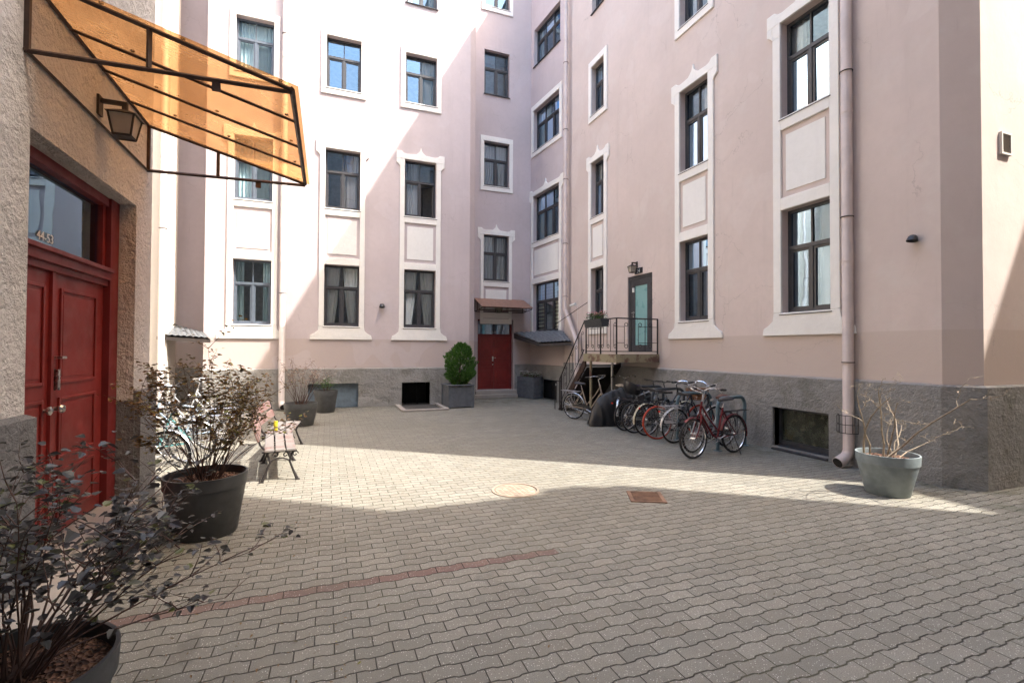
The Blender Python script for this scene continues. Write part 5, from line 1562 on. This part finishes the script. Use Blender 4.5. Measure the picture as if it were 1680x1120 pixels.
        q.build('seat_pad', M.setdefault('purple_pad', plain('purple_pad', (0.085, 0.06, 0.12), 0.9)), cs, smooth=True)
    return o
M['wicker'] = plain('brown_wicker', (0.20, 0.085, 0.035), 0.8, bumps=(80, 0.4), var=0.3)
M['brown_leather'] = plain('brown_leather', (0.10, 0.035, 0.022), 0.5)
M['cream'] = plain('cream_vinyl', (0.45, 0.38, 0.30), 0.6)
M['red_tyre'] = plain('orange_red_rubber', (0.42, 0.055, 0.025), 0.6)
M['fender_silver'] = plain('silver_mudguard', (0.55, 0.56, 0.57), 0.3, 0.8)
M['fender_cream'] = plain('cream_mudguard', (0.55, 0.50, 0.36), 0.4)
DK = ('dark_graphite_paint', (0.03, 0.032, 0.036))
MA = ('maroon_paint', (0.13, 0.012, 0.016))
bicycle('maroon step-through bicycle, nearest at the racks, side on', (6.71, 6.50), (5.69, 6.36), MA, R=0.33, wb=1.03, fend=paint(*MA), rim='chrome', rack='iron', lean=0.03, light=False)
bicycle('light grey bicycle with brown saddle directly behind the maroon one', (7.0, 7.0), (5.93, 6.72), ('light_grey_paint', (0.40, 0.41, 0.42)), saddle='brown_leather', rack=False, fend=None, lean=-0.06, light=False)
bicycle('dark bicycle with silver mudguards and wire pannier rack', (6.28, 7.55), (7.30, 7.60), DK, fend='fender_silver', rack='alloy', basket=('alloy', -0.18, 0.42, 0.10, 0.12, 0.3), lean=0.05, bars='city')
bicycle('bicycle with orange-red tyres and a brown wicker front basket', (6.22, 7.98), (7.24, 7.90), ('deep_blue_black_paint', (0.02, 0.024, 0.035)), tyre='red_tyre', fend=None, rack='iron', basket=('wicker', 0.98, 0.78, 0.16, 0.12, 0.22), lean=-0.05)
bicycle('black bicycle with a cream rear mudguard in the middle of the row', (6.27, 8.40), (7.28, 8.45), DK, fend='fender_cream', rack='iron', lean=0.04, bars='flat', light=False)
bicycle('dark grey bicycle with high black handlebars, fourth from the covered one', (6.22, 8.74), (7.24, 8.70), ('slate_paint', (0.06, 0.075, 0.085)), fend=None, rack=True, lean=-0.04, bars='flat', step=False, light=False)
bicycle('silver-grey bicycle with black child seat over the rear wheel', (6.20, 9.05), (7.24, 9.15), ('silver_paint', (0.38, 0.39, 0.41)), fend=None, rack=True, seat_box=True, lean=0.03, bars='flat', step=False)
bicycle('beige city bicycle with dark saddle below the stair', (5.98, 11.05), (6.42, 10.15), ('beige_paint', (0.32, 0.26, 0.21)), fend='fender_silver', rim='chrome', rack='alloy', lean=0.04, light=False)
bicycle('beige bicycle with cream saddle under the platform', (6.52, 9.72), (7.25, 10.45), ('champagne_paint', (0.36, 0.29, 0.23)), saddle='cream', fend='fender_silver', rack=False, lean=-0.05, light=False)
GL = 'bicycles parked in the sunny left court'
WH = ('white_bike_paint', (0.62, 0.63, 0.64))
bicycle('white bicycle with pale mudguards nearest the left wall corner', (-2.05, 7.75), (-3.05, 8.0), WH, fend='fender_silver', rim='chrome', rack='alloy', lean=0.04, group=GL, light=False)
bicycle('turquoise bicycle, second from the left wall corner', (-1.95, 8.75), (-2.98, 8.75), ('turquoise_paint', (0.12, 0.32, 0.33)), fend='fender_silver', rim='chrome', rack='alloy', lean=-0.04, group=GL, light=False)
bicycle('pale blue bicycle seen through the middle of the bronze shrub', (-1.85, 9.75), (-2.88, 9.7), ('pale_blue_paint', (0.36, 0.45, 0.55)), fend='fender_silver', rim='chrome', rack='alloy', lean=0.05, group=GL, step=False, light=False)
bicycle('silver bicycle with flat bars beyond the pale blue one', (-1.9, 10.75), (-2.9, 10.85), ('silver_paint', (0.38, 0.39, 0.41)), fend=None, rim='chrome', rack=True, lean=-0.05, group=GL, bars='flat', light=False)
bicycle('white bicycle farthest into the left court, by the sunlit plinth', (-1.75, 11.8), (-2.78, 11.75), WH, fend=None, rim='chrome', rack='alloy', lean=0.04, group=GL)
# covered bike
o = thing('covered_bicycle', 'bicycle wholly wrapped in a black cover, beside the child-seat one', 'covered bicycle', (6.14, 9.86, 0), math.radians(-12))
m = MB()
rng = random.Random(2)
prof = [(-0.37, 0.10), (-0.34, 0.30), (-0.20, 0.54), (-0.05, 0.70), (0.15, 0.80), (0.45, 0.88), (0.70, 0.92), (0.95, 0.90), (1.15, 0.75), (1.36, 0.3)]
def top_at(x):
    for (a, b), (c, d_) in zip(prof, prof[1:]):
        if a <= x <= c: return b + (d_ - b) * (x - a) / (c - a)
    return 0.2
nx, nk = 44, 28
for i in range(nx + 1):
    x = -0.37 + 1.73 * i / nx
    h = top_at(x)
    e = min(1, (x + 0.37) / 0.2, (1.36 - x) / 0.12)
    ww = 0.06 + 0.14 * max(0.0, e) ** 0.5 + 0.10 * math.exp(-((x - 0.80) / 0.28) ** 2)
    for k in range(nk + 1):
        q = k / nk * 2 - 1
        z = h * (1 - abs(q) ** 3.2) + 0.02
        wv = ww * (0.35 + 0.65 * (1 - (z / max(h, 0.1)) ** 2.2)) if True else ww
        y = math.copysign(wv * min(1, abs(q) * 1.35), q)
        fold = 0.018 * math.sin(x * 19 + q * 5 + 2 * math.sin(x * 7)) * (1 - z / (h + 0.1)) + 0.012 * math.sin(x * 41 + q * 3)
        m.v.append((x + 0.02 * math.sin(z * 9 + x * 6), y + fold, z))
m.f = [(i * (nk + 1) + k, i * (nk + 1) + k + 1, (i + 1) * (nk + 1) + k + 1, (i + 1) * (nk + 1) + k) for i in range(nx) for k in range(nk)]
m.build('cover', 'tarp', o, smooth=True)
# rack hoops
def hoop(label, x0, x1, y0, y1, h, mat):
    o = thing('bike_rack_hoop', label, 'bike rack', (x0, y0, 0), group='steel hoops of the bicycle rack')
    a, b = Vector((0, 0, 0)), Vector((x1 - x0, y1 - y0, 0))
    u = (b - a).normalized(); r = 0.17
    up = Vector((0, 0, 1))
    pts = [a, a + up * (h - r) * 0.5] + arc(a + u * r + up * (h - r), r, math.pi, math.pi / 2, 8, u, up) + arc(b - u * r + up * (h - r), r, math.pi / 2, 0, 8, u, up) + [b + up * (h - r) * 0.5, b]
    m = MB(); m.tube(pts, 0.032, 12); m.build('hoop', mat, o, smooth=True)
    m = MB()
    for p in (a, b): m.lathe([(0.0, 0.0), (0.07, 0.0), (0.07, 0.008), (0.035, 0.012)], 14, (p.x, p.y, 0))
    m.build('base_plate', mat, o)
M['hoop_blue'] = plain('blue_grey_hoop_paint', (0.10, 0.155, 0.18), 0.4, var=0.15)
M['hoop_dark'] = plain('dark_hoop_paint', (0.045, 0.055, 0.065), 0.4, var=0.15)
hoop('blue-grey rack hoop right behind the maroon bicycle', 6.55, 7.40, 6.72, 6.92, 0.93, 'hoop_blue')
hoop('blue-grey rack hoop beside the wicker basket', 6.55, 7.40, 7.78, 7.78, 0.93, 'hoop_blue')
hoop('dark rack hoop in the middle of the bicycle row', 6.55, 7.40, 8.58, 8.58, 0.95, 'hoop_dark')
hoop('dark rack hoop beside the child seat', 6.55, 7.40, 9.28, 9.28, 0.95, 'hoop_dark')

rng = random.Random(77)
m = MB()
for _ in range(520):
    k = rng.random()
    if k < 0.35: x, y = rng.gauss(-1.0, 0.5), rng.gauss(5.2, 0.9)
    elif k < 0.55: x, y = rng.gauss(-0.4, 0.5), rng.gauss(3.0, 0.5)
    elif k < 0.75: x, y = rng.uniform(6.6, 7.55), rng.uniform(4.2, 12.0)
    else: x, y = rng.uniform(-1.5, 7.4), rng.uniform(2.0, 15.2)
    if x < -1.4 and y < 5.8: continue
    if x > 7.6: continue
    a = rng.uniform(0, 6.28)
    add_leaf(m, Vector((x, y, 0.008)), Vector((math.cos(a), math.sin(a), rng.uniform(0, 0.25))), Vector((rng.gauss(0, 0.2), rng.gauss(0, 0.2), 1)), rng.uniform(0.012, 0.032), 'oval', rng)
tag(m.build('fallen_leaves', 'leaf_bronze'), kind='stuff')
